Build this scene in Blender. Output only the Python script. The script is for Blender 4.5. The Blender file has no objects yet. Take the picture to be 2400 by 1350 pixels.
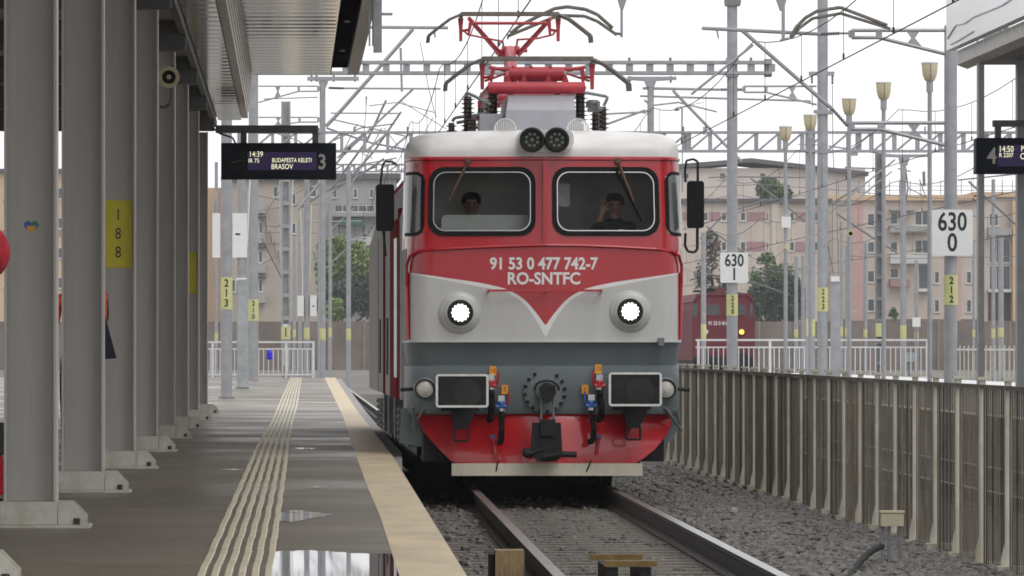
import bpy, bmesh, math, random
import numpy as np
from mathutils import Vector, Matrix
random.seed(7); np.random.seed(7)
R = math.radians
SC = bpy.context.scene
COL = SC.collection
# ------------------------------------------------------------------ camera, world, sun, exposure
F = 12500.0                     # focal length in photo pixels (photo is 2400 wide)
VX, VY, CAMZ = 683.0, 815.0, 1.53   # vanishing point of the platform, camera height over the rail top (z = 0)
cd = bpy.data.cameras.new('camera'); cam = bpy.data.objects.new('camera', cd); COL.objects.link(cam)
cam.location = (0, 0, CAMZ); cam.rotation_euler = (R(90), 0, 0)
cd.sensor_width = 36; cd.lens = F/2400*36
cd.shift_x = (1200-VX)/2400; cd.shift_y = (VY-675)/2400
cd.clip_start = 0.5; cd.clip_end = 6000
SC.camera = cam
w = bpy.data.worlds.new('World'); SC.world = w; w.use_nodes = True
nt = w.node_tree; nt.nodes.clear()
sky = nt.nodes.new('ShaderNodeTexSky'); sky.sky_type = 'NISHITA'; sky.sun_disc = False
sky.sun_elevation = R(55); sky.sun_rotation = R(150); sky.dust_density = 3
hs = nt.nodes.new('ShaderNodeHueSaturation'); hs.inputs['Saturation'].default_value = .08
mx = nt.nodes.new('ShaderNodeMixRGB'); mx.inputs[0].default_value = .85; mx.inputs[2].default_value = (13.2, 13.2, 13.4, 1)
bg = nt.nodes.new('ShaderNodeBackground'); bg.inputs[1].default_value = .1
wo = nt.nodes.new('ShaderNodeOutputWorld')
nt.links.new(sky.outputs[0], hs.inputs['Color']); nt.links.new(hs.outputs[0], mx.inputs[1])
nt.links.new(mx.outputs[0], bg.inputs[0]); nt.links.new(bg.outputs[0], wo.inputs[0])
sl = bpy.data.lights.new('sun', 'SUN'); sl.energy = .9; sl.angle = R(35); sl.color = (1, .97, .93)
so = bpy.data.objects.new('sun', sl); COL.objects.link(so)
so.rotation_euler = (R(35), 0, R(30))     # 55 degrees high, from behind and right of the camera
SC.view_settings.view_transform = 'Standard'; SC.view_settings.look = 'None'
SC.view_settings.exposure = 0; SC.view_settings.gamma = 1
SC.cycles.filter_width = 1.7
SC.cycles.max_bounces = 8; SC.cycles.transparent_max_bounces = 16; SC.cycles.volume_bounces = 0
# ------------------------------------------------------------------ materials
MATS = {}
def M(name, col, rough=.6, metal=0, var=.18, scale=2.5, bump=0, bscale=40, emit=0, coat=0, stretch=(1, 1, 1), col2=None, spec=.5):
    if name in MATS: return MATS[name]
    m = bpy.data.materials.new(name); m.use_nodes = True; t = m.node_tree; N = t.nodes; b = N['Principled BSDF']
    b.inputs['Roughness'].default_value = rough; b.inputs['Metallic'].default_value = metal
    b.inputs['Coat Weight'].default_value = coat; b.inputs['Specular IOR Level'].default_value = spec
    tc = N.new('ShaderNodeTexCoord'); mp = N.new('ShaderNodeMapping'); mp.inputs['Scale'].default_value = stretch
    t.links.new(tc.outputs['Object'], mp.inputs[0])
    nz = N.new('ShaderNodeTexNoise'); nz.inputs['Scale'].default_value = scale; nz.inputs['Detail'].default_value = 6; nz.inputs['Roughness'].default_value = .65
    t.links.new(mp.outputs[0], nz.inputs['Vector'])
    rp = N.new('ShaderNodeValToRGB'); c = col
    d = col2 or tuple(max(0, x*(1-2*var)) for x in c)
    rp.color_ramp.elements[0].position = .3; rp.color_ramp.elements[1].position = .66
    rp.color_ramp.elements[0].color = (*d, 1); rp.color_ramp.elements[1].color = (*c, 1)
    t.links.new(nz.outputs[0], rp.inputs[0]); t.links.new(rp.outputs[0], b.inputs['Base Color'])
    if emit:
        b.inputs['Emission Color'].default_value = (*c, 1); b.inputs['Emission Strength'].default_value = emit
    if bump:
        n2 = N.new('ShaderNodeTexNoise'); n2.inputs['Scale'].default_value = bscale; n2.inputs['Detail'].default_value = 4
        t.links.new(mp.outputs[0], n2.inputs['Vector'])
        bp = N.new('ShaderNodeBump'); bp.inputs['Strength'].default_value = bump; bp.inputs['Distance'].default_value = .03
        t.links.new(n2.outputs[0], bp.inputs['Height']); t.links.new(bp.outputs[0], b.inputs['Normal'])
    MATS[name] = m; return m
def add_rough_noise(m, lo, hi, scale, stretch=(1, 1, 1)):
    t = m.node_tree; N = t.nodes; b = N['Principled BSDF']
    tc = N.new('ShaderNodeTexCoord'); mp = N.new('ShaderNodeMapping'); mp.inputs['Scale'].default_value = stretch
    nz = N.new('ShaderNodeTexNoise'); nz.inputs['Scale'].default_value = scale; nz.inputs['Detail'].default_value = 5
    mr = N.new('ShaderNodeMapRange'); mr.inputs[1].default_value = .38; mr.inputs[2].default_value = .62
    mr.inputs[3].default_value = lo; mr.inputs[4].default_value = hi
    t.links.new(tc.outputs['Object'], mp.inputs[0]); t.links.new(mp.outputs[0], nz.inputs[0]); t.links.new(nz.outputs[0], mr.inputs[0]); t.links.new(mr.outputs[0], b.inputs['Roughness'])
def glass(name, tint, refl):
    m = bpy.data.materials.new(name); m.use_nodes = True; t = m.node_tree; N = t.nodes; N.clear()
    tr = N.new('ShaderNodeBsdfTransparent'); tr.inputs[0].default_value = (*tint, 1)
    gl = N.new('ShaderNodeBsdfGlossy'); gl.inputs['Roughness'].default_value = .03
    lw = N.new('ShaderNodeLayerWeight'); lw.inputs[0].default_value = refl
    mx = N.new('ShaderNodeMixShader'); o = N.new('ShaderNodeOutputMaterial')
    t.links.new(lw.outputs['Fresnel'], mx.inputs[0]); t.links.new(tr.outputs[0], mx.inputs[1]); t.links.new(gl.outputs[0], mx.inputs[2]); t.links.new(mx.outputs[0], o.inputs[0])
    MATS[name] = m; return m
GALV = M('galvanised', (.36, .37, .39), .5, .35, .12, 4, .05)
GALVD = M('galvanised_dark', (.22, .225, .24), .55, .3, .15, 4)
STEELP = M('painted_column', (.45, .435, .405), .5, 0, .09, 1.4, 0, stretch=(5, 5, .35))
BASEP = M('base_paint', (.50, .49, .44), .6, 0, .15, 6, .1, col2=(.34, .31, .25))
PLAT = M('platform_paving', (.15, .126, .094), .45, 0, .17, 1.0, .06, 60, stretch=(.3, .35, 1), spec=.4); add_rough_noise(PLAT, .30, .55, 1.1, (.35, .3, 1))
TACT = M('tactile_cream', (.60, .53, .38), .5, 0, .16, 3, .15)
YEL = M('edge_yellow', (.60, .475, .29), .5, 0, .15, 2.6, .15, col2=(.40, .33, .225), stretch=(1, .3, 1))
CONC = M('concrete', (.36, .35, .33), .75, 0, .2, 3, .4)
COPING = M('coping_concrete', (.33, .31, .30), .6, 0, .25, 5, .4)
WATER = M('puddle_water', (.025, .025, .026), .025, 0, .05, 3, 0, spec=1.0)
BALLAST = M('ballast', (.115, .10, .082), .9, 0, .2, 9, .9, 22, stretch=(1, .35, 1))
STONE = M('ballast_stone', (.21, .20, .185), .8, 0, .40, 12, .6, 30)
YARD = M('yard_ground', (.17, .155, .135), .9, 0, .22, .12, .5, 2, stretch=(1, .3, 1))
RAILTOP = M('rail_steel', (.33, .32, .305), .28, .85, .15, 3, 0, stretch=(6, .4, 1)); RAILSIDE = M('rail_rust', (.042, .034, .028), .6, .1, .25, 6, .2)
SLEEP = M('sleeper_concrete', (.20, .18, .155), .85, 0, .25, 4, .4)
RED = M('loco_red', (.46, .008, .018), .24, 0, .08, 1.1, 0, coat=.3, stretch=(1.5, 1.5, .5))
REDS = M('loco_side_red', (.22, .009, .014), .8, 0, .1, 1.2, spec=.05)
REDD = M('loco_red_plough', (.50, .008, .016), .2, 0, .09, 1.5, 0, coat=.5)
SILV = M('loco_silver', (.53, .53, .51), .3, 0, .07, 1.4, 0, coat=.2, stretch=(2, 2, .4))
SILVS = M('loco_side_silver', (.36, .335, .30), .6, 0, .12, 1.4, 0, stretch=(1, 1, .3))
LWHITE = M('loco_white', (.80, .80, .79), .35, 0, .05, 3)
ROOFW = M('loco_roof_white', (.78, .765, .75), .38, 0, .10, 2.4, .03, 6, stretch=(1, 1, 3))
SLATE = M('loco_slate', (.155, .185, .195), .38, 0, .10, 1.6)
BLACK = M('black_rubber', (.010, .010, .011), .6, 0, .2, 8, spec=.15)
DARK = M('dark_iron', (.022, .022, .023), .6, 0, .3, 5, spec=.25)
CHROME = M('bright_trim', (.52, .52, .53), .25, .9, .05)
BROWNI = M('insulator_brown', (.055, .03, .025), .3, 0, .2, 8)
PANTO = M('panto_red', (.50, .035, .055), .4, 0, .12, 6)
PANTOG = M('panto_strip', (.20, .185, .165), .5, .5, .2, 8)
BOXG = M('roof_box_grey', (.40, .41, .45), .4, .1, .08, 3)
BLUEC = M('cock_blue', (.03, .13, .42), .4)
REDC = M('cock_red', (.50, .01, .02), .35)
ORANGE = M('tag_orange', (.80, .34, .02), .5, var=.05)
INK = M('ink_black', (.015, .015, .015), .5, var=0)
SIGNW = M('sign_white', (.74, .75, .75), .45, 0, .04, 4)
PLQ = M('mast_plate_yellow', (.58, .58, .27), .55, 0, .1, 6)
PLQN = M('column_plate_yellow', (.62, .54, .03), .5, 0, .06, 5)
RAILW = M('railing_white', (.62, .63, .63), .5, 0, .08, 3)
LAMPG = M('lamp_bowl', (.62, .55, .36), .35, 0, .06, 4)
HORNM = M('horn_cream', (.55, .51, .32), .45, 0, .1, 6)
WOOD = M('old_wood', (.36, .25, .13), .8, 0, .25, 6, .3, stretch=(6, 1, 1)); BRASSY = M('rusty_yellow', (.21, .135, .035), .65, 0, .25, 14)
CREAM = M('box_cream', (.52, .47, .33), .55, 0, .1, 4)
FPOST = M('fence_post', (.52, .50, .43), .6, 0, .15, 3, col2=(.36, .33, .25)); FBAR = M('fence_bar', (.155, .138, .108), .8, 0, .28, 2.5, col2=(.075, .062, .046)); FBAR2 = M('fence_bar_dark', (.05, .043, .034), .8, 0, .28, 2.5); FBAR3 = M('fence_bar_pale', (.19, .165, .125), .8, 0, .2, 2.5, col2=(.10, .075, .05))
SOFFIT = M('soffit_metal', (.36, .355, .35), .11, .85, .12, 1.2, stretch=(.6, 2, 1)); FASC = M('fascia_grey', (.42, .41, .39), .4, .3, .16, 5); STEPW = M('step_cladding', (.52, .47, .42), .4, .2, .1, 3)
BEAMD = M('beam_dark', (.10, .10, .098), .55); BOARDB = M('board_case', (.008, .011, .017), .6, var=.05, spec=.15); GUTB = M('gutter_black', (.012, .012, .013), .9, var=.2, spec=0)
SCREEN = M('board_screen', (.018, .011, .045), .6, emit=.7, var=.1, scale=1.5); LED = M('led_text', (.95, .93, .62), .5, emit=.85, var=0)
NUMG = M('board_numeral', (.42, .43, .40), .5, var=0)
SKIN = M('skin', (.42, .23, .17), .55, 0, .06); HAIRD = M('hair_dark', (.02, .014, .012), .7)
NAVY = M('cloth_navy', (.014, .016, .032), .85); HIVIS = M('cloth_hivis_orange', (.85, .10, .03), .6); REFL = M('reflective_tape', (.45, .45, .42), .4)
CLOTHD = M('cloth_dark', (.035, .04, .042), .85); KNITR = M('knit_red', (.42, .012, .025), .9, 0, .2, 30, .3)
DASH = M('dash_grey', (.46, .47, .46), .5); CABD = M('cab_dark', (.010, .011, .011), .8, spec=.1); CABG = M('cab_grey', (.60, .63, .59), .7)
PANE = glass('windscreen', (.82, .85, .83), .13); PANEB = M('window_glass', (.055, .065, .075), .12, 0, .3, .35, spec=.8)
FRAMEW = M('window_frame', (.66, .66, .64), .5); CURT = M('corner_pane', (.13, .135, .135), .10, 0, .25, 2, stretch=(5, 5, .5))
LAMPON = M('headlamp_on', (1, .98, .93), .3, emit=1.6, var=0); AMBER = M('amber_lamp', (1, .55, .06), .3, emit=1.6, var=0); CLEARL = M('marker_lens', (.62, .60, .55), .15, 0, .1, 12); LEDG = M('led_unlit', (.12, .16, .10), .3)
# ------------------------------------------------------------------ mesh helpers
ORG = {}
def W(px, py, s): return Vector(((px-VX)/s, F/s, CAMZ-(py-VY)/s))
class MB:
    def __init__(s): s.v = []; s.f = []; s.m = []
    def add(s, vs, fs, mi=0):
        o = len(s.v); s.v += [tuple(p) for p in vs]; s.f += [tuple(i+o for i in f) for f in fs]; s.m += [mi]*len(fs); return s
    def bx(s, x0, x1, y0, y1, z0, z1, mi=0):
        return s.add([(x0,y0,z0),(x1,y0,z0),(x1,y1,z0),(x0,y1,z0),(x0,y0,z1),(x1,y0,z1),(x1,y1,z1),(x0,y1,z1)],
                     [(0,3,2,1),(4,5,6,7),(0,1,5,4),(1,2,6,5),(2,3,7,6),(3,0,4,7)], mi)
    def tube(s, p0, p1, r0, r1=None, n=8, mi=0):
        r1 = r0 if r1 is None else r1
        p0 = Vector(p0); p1 = Vector(p1); d = p1-p0
        if d.length < 1e-6: return s
        q = d.to_track_quat('Z', 'Y'); vs = []
        for p, r in ((p0, r0), (p1, r1)):
            for i in range(n):
                a = 2*math.pi*i/n; vs.append(p+q @ Vector((r*math.cos(a), r*math.sin(a), 0)))
        fs = [(i, (i+1) % n, n+(i+1) % n, n+i) for i in range(n)]+[tuple(range(n-1, -1, -1)), tuple(range(n, 2*n))]
        return s.add(vs, fs, mi)
    def path(s, pts, r, n=6, mi=0):
        for a, b in zip(pts, pts[1:]): s.tube(a, b, r, r, n, mi)
        return s
    def lathe(s, prof, base, axis, n=20, mi=0, caps=True):      # prof = [(radius, along)]
        base = Vector(base); q = Vector(axis).normalized().to_track_quat('Z', 'Y'); vs = []; fs = []
        for r, h in prof:
            for i in range(n):
                a = 2*math.pi*i/n; vs.append(base+q @ Vector((r*math.cos(a), r*math.sin(a), h)))
        for k in range(len(prof)-1):
            for i in range(n): fs.append((k*n+i, k*n+(i+1) % n, (k+1)*n+(i+1) % n, (k+1)*n+i))
        if caps: fs += [tuple(range(n-1, -1, -1)), tuple((len(prof)-1)*n+i for i in range(n))]
        return s.add(vs, fs, mi)
    def prism(s, poly, y0, y1, mi=0):                # polygon in x,z extruded along y
        n = len(poly); vs = [(x, y0, z) for x, z in poly]+[(x, y1, z) for x, z in poly]
        fs = [tuple(range(n)), tuple(range(2*n-1, n-1, -1))]+[(i+n, (i+1) % n+n, (i+1) % n, i) for i in range(n)]
        return s.add(vs, fs, mi)
    def ring(s, out, inn, fm, o0, o1, mi=0):         # frame between two closed outlines mapped by fm(x,z,offset)
        n = len(out); vs = [fm(x, z, o1) for x, z in out]+[fm(x, z, o1) for x, z in inn]+[fm(x, z, o0) for x, z in out]+[fm(x, z, o0) for x, z in inn]
        fs = []
        for i in range(n):
            j = (i+1) % n
            fs += [(i, j, n+j, n+i), (2*n+i, i+0, j, 2*n+j)[::-1], (n+i, n+j, 3*n+j, 3*n+i)]
        return s.add(vs, fs, mi)
    def insul(s, p0, p1, r, k, mi=0):
        p0 = Vector(p0); p1 = Vector(p1); L = (p1-p0).length; pr = [(r*.45, 0)]
        for i in range(k):
            a = L*(i+.15)/k; b = L*(i+.55)/k; pr += [(r*.5, a), (r, (a+b)/2), (r*.5, b)]
        return s.lathe(pr+[(r*.45, L)], p0, p1-p0, 10, mi)
    def build(s, name, mat, parent=None, org=None, smooth=False):
        mats = mat if isinstance(mat, (list, tuple)) else [mat]
        if parent is not None: org = ORG[parent]
        elif org is None:
            a = np.array(s.v); org = Vector(((a[:,0].min()+a[:,0].max())/2, (a[:,1].min()+a[:,1].max())/2, a[:,2].min()))
        org = Vector(org); me = bpy.data.meshes.new(name)
        me.from_pydata([(x-org.x, y-org.y, z-org.z) for x, y, z in s.v], [], s.f)
        for m in mats: me.materials.append(m)
        me.polygons.foreach_set('material_index', s.m)
        if smooth: me.polygons.foreach_set('use_smooth', [True]*len(me.polygons))
        me.update(); o = bpy.data.objects.new(name, me); COL.objects.link(o)
        if parent is not None: o.parent = parent
        else: o.location = org
        ORG[o] = org
        if smooth:
            try: me.set_sharp_from_angle(angle=R(40))
            except Exception: pass
        return o
def tag(o, label=None, cat=None, group=None, kind=None):
    for k, v in (('label', label), ('category', cat), ('group', group), ('kind', kind)):
        if v: o[k] = v
    return o
def thing(name, loc, label, cat, group=None):
    o = bpy.data.objects.new(name, None); COL.objects.link(o); o.location = loc; o.empty_display_size = .2; ORG[o] = Vector(loc)
    return tag(o, label, cat, group)
def struct(name, mb, mat, smooth=False): return tag(mb.build(name, mat, None, (0, 0, 0), smooth), kind='structure')
def dup(root, loc, label, skip=()):
    def cp(o, par):
        c = o.copy(); COL.objects.link(c)
        if par: c.parent = par
        for ch in o.children:
            if ch.name.split('.')[0] not in skip: cp(ch, c)
        ORG[c] = Vector(loc); return c
    c = cp(root, None); c.location = loc; c['label'] = label; return c
def text(name, s, size, mat, parent, pos, xs=1.0, ext=.003, bold=0, spacing=1.0, yawed=None):
    cu = bpy.data.curves.new('t', 'FONT'); cu.body = s; cu.size = size; cu.align_x = 'CENTER'; cu.align_y = 'CENTER'
    cu.extrude = ext; cu.offset = bold; cu.space_line = spacing; cu.resolution_u = 3
    ob = bpy.data.objects.new('t', cu); COL.objects.link(ob); bpy.context.view_layer.update()
    me = bpy.data.meshes.new_from_object(ob.evaluated_get(bpy.context.evaluated_depsgraph_get()))
    bpy.data.objects.remove(ob)
    vs = np.zeros(len(me.vertices)*3); me.vertices.foreach_get('co', vs); vs = vs.reshape(-1, 3)
    fm = yawed or (lambda x, z, o: (x, pos[1]-o, z))
    mb = MB(); mb.add([fm(pos[0]+v[0]*xs, pos[2]+v[1], v[2]) for v in vs], [tuple(p.vertices) for p in me.polygons])
    bpy.data.meshes.remove(me)
    return mb.build(name, mat, parent)
def rr(x0, x1, z0, z1, r, n=6):
    p = []
    for cx, cz, a0 in ((x1-r, z1-r, 0), (x0+r, z1-r, 90), (x0+r, z0+r, 180), (x1-r, z0+r, 270)):
        for i in range(n+1):
            a = R(a0+90*i/n); p.append((cx+r*math.cos(a), cz+r*math.sin(a)))
    return p
def lerp_tab(tab, x):
    for (a, b), (c, d) in zip(tab, tab[1:]):
        if a <= x <= c: return b+(d-b)*(x-a)/(c-a)
    return tab[0][1] if x < tab[0][0] else tab[-1][1]
# ================================================================== THE SETTING
g = MB(); g.add([(-900, -60, -.34), (900, -60, -.34), (900, 2600, -.34), (-900, 2600, -.34)], [(0, 1, 2, 3)])
struct('ground', g, YARD)
def XT(d): return 2.55+.0084*(min(d, 75)-35.8)
EDGE = [(15, .80), (26.9, .886), (57.3, 1.08), (97.8, 1.205), (205, 1.69)]
YLEFT = [(15, .50), (26.9, .542), (36.3, .604), (44.8, .63), (66.6, .735), (91.9, .875), (205, 1.265)]
COPW = [(15, .0), (50, .0), (60, .15), (205, .22)]
TL = [(15, -.52), (26.9, -.49), (61, -.426), (83, -.326), (104, -.283), (205, -.05)]
TR = [(15, -.10), (26.9, -.082), (50.4, -.032), (83, .033), (104, .133), (205, .41)]
PZ = .38
ds = [15+1.9*i for i in range(101)]
def strip(fl, fr, z0, z1, dd):
    mb = MB(); n = len(dd); vs = []
    for d in dd: vs += [(fl(d), d, z1), (fr(d), d, z1), (fr(d), d, z0), (fl(d), d, z0)]
    fs = []
    for i in range(n-1):
        a = 4*i; fs += [(a, a+1, a+5, a+4), (a+1, a+2, a+6, a+5), (a+3, a, a+4, a+7)]
    fs += [(0, 3, 2, 1), (4*n-4, 4*n-3, 4*n-2, 4*n-1)]
    return mb.add(vs, fs)
struct('platform', strip(lambda d: -13.5, lambda d: lerp_tab(EDGE, d), -.33, PZ, ds), PLAT)
struct('edge_stripe', strip(lambda d: lerp_tab(YLEFT, d), lambda d: lerp_tab(EDGE, d)-.004, PZ-.02, PZ+.004, ds), YEL)
struct('platform_coping', strip(lambda d: lerp_tab(EDGE, d)+.004, lambda d: lerp_tab(EDGE, d)+lerp_tab(COPW, d), -.33, PZ-.03, [d for d in ds if d > 50]), COPING)
tb = MB()
for k in range(6):
    for seg in range(0, 100, 1):
        d0, d1 = ds[seg], ds[seg+1]-.03
        pts = []
        for d in (d0, d1):
            a, b = lerp_tab(TL, d), lerp_tab(TR, d); wv = .004*math.sin(d*1.3+seg)
            c = a+(b-a)*(k+.5)/6+wv; hw = (b-a)/6*.29; pts.append((c-hw, c+hw))
        (l0, r0), (l1, r1) = pts
        tb.add([(l0, d0, PZ), (r0, d0, PZ), (r1, d1, PZ), (l1, d1, PZ), (l0+.006, d0, PZ+.009), (r0-.006, d0, PZ+.009), (r1-.006, d1, PZ+.009), (l1+.006, d1, PZ+.009)],
               [(4, 5, 6, 7), (0, 1, 5, 4), (1, 2, 6, 5), (2, 3, 7, 6), (3, 0, 4, 7)])
struct('tactile_paving', tb, TACT)
# puddles of rain water lying on the paving
def puddle(pts, seed):
    rnd = random.Random(seed); c = [(px-VX, py-VY) for px, py in pts]; P = []
    for px, u in c:
        s = u/(CAMZ-PZ); P.append((px/s, F/s))
    Q = []
    for i in range(len(P)):
        a, b = P[i], P[(i+1) % len(P)]
        for k in range(6):
            t = k/6; Q.append((a[0]+(b[0]-a[0])*t+rnd.uniform(-.012, .012), a[1]+(b[1]-a[1])*t+rnd.uniform(-.09, .09)))
    mb = MB(); mb.add([(x, y, PZ+.003) for x, y in Q], [tuple(range(len(Q)))])
    struct('puddle', mb, WATER)
puddle([(618, 1380), (640, 1294), (730, 1290), (850, 1298), (925, 1299), (945, 1330), (965, 1380)], 1)
puddle([(652, 1200), (690, 1196), (745, 1202), (786, 1207), (745, 1213), (690, 1224), (654, 1222)], 2)
puddle([(512, 1101), (545, 1099), (573, 1101), (545, 1103)], 4)
puddle([(682, 1051), (720, 1049), (742, 1052), (710, 1054)], 5)
puddle([(724, 1142), (748, 1139), (760, 1142), (742, 1146)], 6)
# ballast: an uneven bed near by, a plain bed farther on, loose stones over it
def bed(x0, x1, y0, y1, st, zf, seed):
    rs = np.random.RandomState(seed); nx = max(2, int((x1-x0)/st)+1); ny = int((y1-y0)/(st*1.6))+1
    X, Y = np.meshgrid(np.linspace(x0, x1, nx), np.linspace(y0, y1, ny)); Z = zf(X)+rs.uniform(-.016, .016, X.shape)
    v = [tuple(p) for p in np.stack([X.ravel(), Y.ravel(), Z.ravel()], 1)]
    f = [(j*nx+i, j*nx+i+1, (j+1)*nx+i+1, (j+1)*nx+i) for j in range(ny-1) for i in range(nx-1)]
    mb = MB(); mb.add(v, f); return mb
def bedz(X):
    return np.where(X < 3.4, -.212, np.where(X < 4.3, -.215, -.215-.02*(X-4.3)))
struct('track_bed', bed(.7, 5.62, 28, 60, .07, bedz, 3), BALLAST)
struct('track_bed', bed(.7, 9.95, 60, 110, .16, bedz, 4), BALLAST)
far = MB(); far.add([(.7, 110, -.3), (9.95, 110, -.3), (9.95, 210, -.3), (.7, 210, -.3)], [(0, 1, 2, 3)])
far.add([(5.62, 20, -.205), (9.95, 20, -.205), (9.95, 60, -.205), (5.62, 60, -.205)], [(0, 1, 2, 3)])
struct('track_bed', far, BALLAST)
def stones():
    rs = np.random.RandomState(5); n = 13000; mb = MB()
    bm = bmesh.new(); bmesh.ops.create_icosphere(bm, subdivisions=1, radius=.6); cube = np.array([tuple(v.co) for v in bm.verts]); fc = [tuple(v.index for v in f.verts) for f in bm.faces]; bm.free()
    k = 0
    while k < n:
        x = rs.uniform(.95, 5.6); y = 34+28*rs.rand()**1.1; c = XT(y)
        if x > 3.7 and rs.rand() < .2: y = rs.uniform(58, 80)
        dx = x-c
        if abs(abs(dx)-.75) < .10: continue
        if abs(dx) < .66 and rs.rand() < .85: continue
        if -1.6 < dx < -.8 and rs.rand() < .88: continue
        if .8 < dx < 1.3 and rs.rand() < .4: continue
        sz = rs.uniform(.03, .085)*(.6 if abs(dx) < .7 else 1)*(1.0 if rs.rand() < .96 else 1.5)
        p = cube*(1+rs.uniform(-.5, .3, (12, 3)))*sz*np.array([1.15, 1.15, .8])
        a = rs.rand()*6.28; ca, sa = math.cos(a), math.sin(a)
        p = np.stack([p[:,0]*ca-p[:,1]*sa, p[:,0]*sa+p[:,1]*ca, p[:,2]], 1)
        z = float(bedz(np.array(x)))+sz*.22
        mb.add(p+np.array([x, y, z]), fc); k += 1
    return mb
tag(stones().build('ballast_stones', STONE, None, (0, 0, 0)), 'loose dark grey crushed ballast stones beside and between the rails', kind='stuff')
# ------------------------------------------------------------------ rails and sleepers
def rail(cxf, d0, d1, label, group, step=2.0):
    prof = [(x*1.15, z*1.15) for x, z in [(-.036, 0), (.036, 0), (.037, -.03), (.012, -.05), (.010, -.135), (.07, -.158), (.07, -.172), (-.07, -.172), (-.07, -.158), (-.010, -.135), (-.012, -.05), (-.037, -.03)]]
    n = len(prof); dd = []; d = d0
    while d < d1: dd.append(d); d += step
    dd.append(d1); mb = MB(); vs = []; fs = []; mi = []
    for d in dd: vs += [(cxf(d)+x, d, z) for x, z in prof]
    for j in range(len(dd)-1):
        for i in range(n):
            fs.append((j*n+i, j*n+(i+1) % n, (j+1)*n+(i+1) % n, (j+1)*n+i)); mi.append(0 if i in (0,) else 1)
    fs += [tuple(range(n)), tuple((len(dd)-1)*n+i for i in range(n))[::-1]]; mi += [1, 1]
    mb.add(vs, fs); mb.m = mi
    return tag(mb.build('railway_rail', [RAILTOP, RAILSIDE], None, (cxf(d0), d0, 0)), label, 'rail', group)
rail(lambda d: XT(d)-.7525, 20, 205, 'worn steel rail nearest the platform, running under the red locomotive', 'rails of the platform track')
rail(lambda d: XT(d)+.7525, 20, 205, 'shiny steel rail beside the dark ballast, running under the red locomotive', 'rails of the platform track')
rail(lambda d: 8.2-.75, 30, 205, 'steel rail of the track just behind the lineside fence', 'rails behind the fence')
rail(lambda d: 8.2+.75, 30, 205, 'steel rail behind the fence, nearest the far platform edge', 'rails behind the fence')
for i, (x, t) in enumerate(((24.6, 'left rail under the maroon locomotive'), (26.1, 'right rail beside the maroon locomotive'), (31, 'first yard rail beyond the far platform fence'), (32.5, 'second yard rail beyond the far platform fence'))):
    rail(lambda d, x=x: x-(3.15 if x < 27 else 0), 150, 420, t, 'rails in the yard', 30)
sb = MB()
y0 = 35.0
c = XT(y0)
sb.add([(c-1.3, y0-.13, -.30), (c+1.3, y0-.13, -.26), (c+1.3, y0+.13, -.26), (c-1.3, y0+.13, -.26),
        (c-1.3, y0-.10, -.196), (c+1.3, y0-.10, -.196), (c+1.3, y0+.10, -.196), (c-1.3, y0+.10, -.196)],
       [(0,3,2,1),(4,5,6,7),(0,1,5,4),(1,2,6,5),(2,3,7,6),(3,0,4,7)])
SLP = tag(sb.build('sleeper', SLEEP, None, (c, y0, -.26)), 'pale concrete sleeper crossing under both rails, half buried in ballast', 'sleeper', 'concrete sleepers of the platform track')
for i in range(1, 38):
    y = y0+.6*i-(1.2 if i > 35 else 0) if i <= 35 else y0-.6*(i-35)
    dup(SLP, (XT(y), y, -.26), SLP['label'])
# timber chock beside the rail, rusty yellow bracket between the rails
t = thing('wooden_block', W(1193, 1350, 322)+Vector((0, 0, 0)), 'tan wooden block standing beside the left rail at the platform edge', 'block')
b = MB(); p = W(1193, 1350, 322); b.bx(p.x-.105, p.x+.105, p.y-.16, p.y+.16, -.3, .06); b.build('timber', WOOD, t)
b = MB(); b.bx(p.x-.145, p.x-.11, p.y-.1, p.y+.2, -.3, .03); b.build('iron_plate', DARK, t)
bx0 = W(1465, 1325, 335); t = thing('track_magnet', (bx0.x, bx0.y, -.2), 'rusty yellow bracket of two crossbars lying between the rails', 'bracket')
b = MB(); b.bx(bx0.x-.19, bx0.x+.19, bx0.y+1.0, bx0.y+1.07, .005, .045); b.build('crossbar', BRASSY, t)
b = MB(); b.bx(bx0.x-.15, bx0.x+.22, bx0.y-.05, bx0.y+.02, .0, .04); b.build('crossbar', BRASSY, t)
for dx in (-.09, .14):
    b = MB(); b.bx(bx0.x+dx-.04, bx0.x+dx+.04, bx0.y-.03, bx0.y+1.05, -.25, -.005); b.build('stand', DARK, t)
p = W(2090, 1318, 292); t = thing('junction_box', (p.x, p.y, -.22), 'cream trackside junction box on thin legs with a thick black cable', 'cable box')
b = MB(); b.bx(p.x-.09, p.x+.09, p.y-.06, p.y+.06, .10, .205); b.build('box', CREAM, t)
b = MB(); b.bx(p.x-.098, p.x+.098, p.y-.068, p.y+.068, .207, .222); b.build('lid', CREAM, t)
for dx in (-.075, -.02, .07):
    b = MB(); b.bx(p.x+dx-.012, p.x+dx+.012, p.y-.02, p.y+.02, -.3, .098); b.build('leg', GALVD, t)
b = MB(); pts = [W(x, y, q) for x, y, q in ((2066, 1281, 294), (2045, 1290, 297), (2025, 1306, 300), (2008, 1326, 305), (1993, 1350, 312), (1978, 1390, 330))]; b.path(pts, .026, 8); b.build('cable', BLACK, t)
p = W(1718, 1214, 226); b = MB(); b.lathe([(.02, 0), (.05, .02), (.045, .05), (.02, .075), (.008, .08)], (p.x, p.y, -.2), (.2, .1, 1), 6)
tag(b.build('limestone_lump', CONC), 'single pale stone lying on the dark ballast', 'stone')
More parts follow.
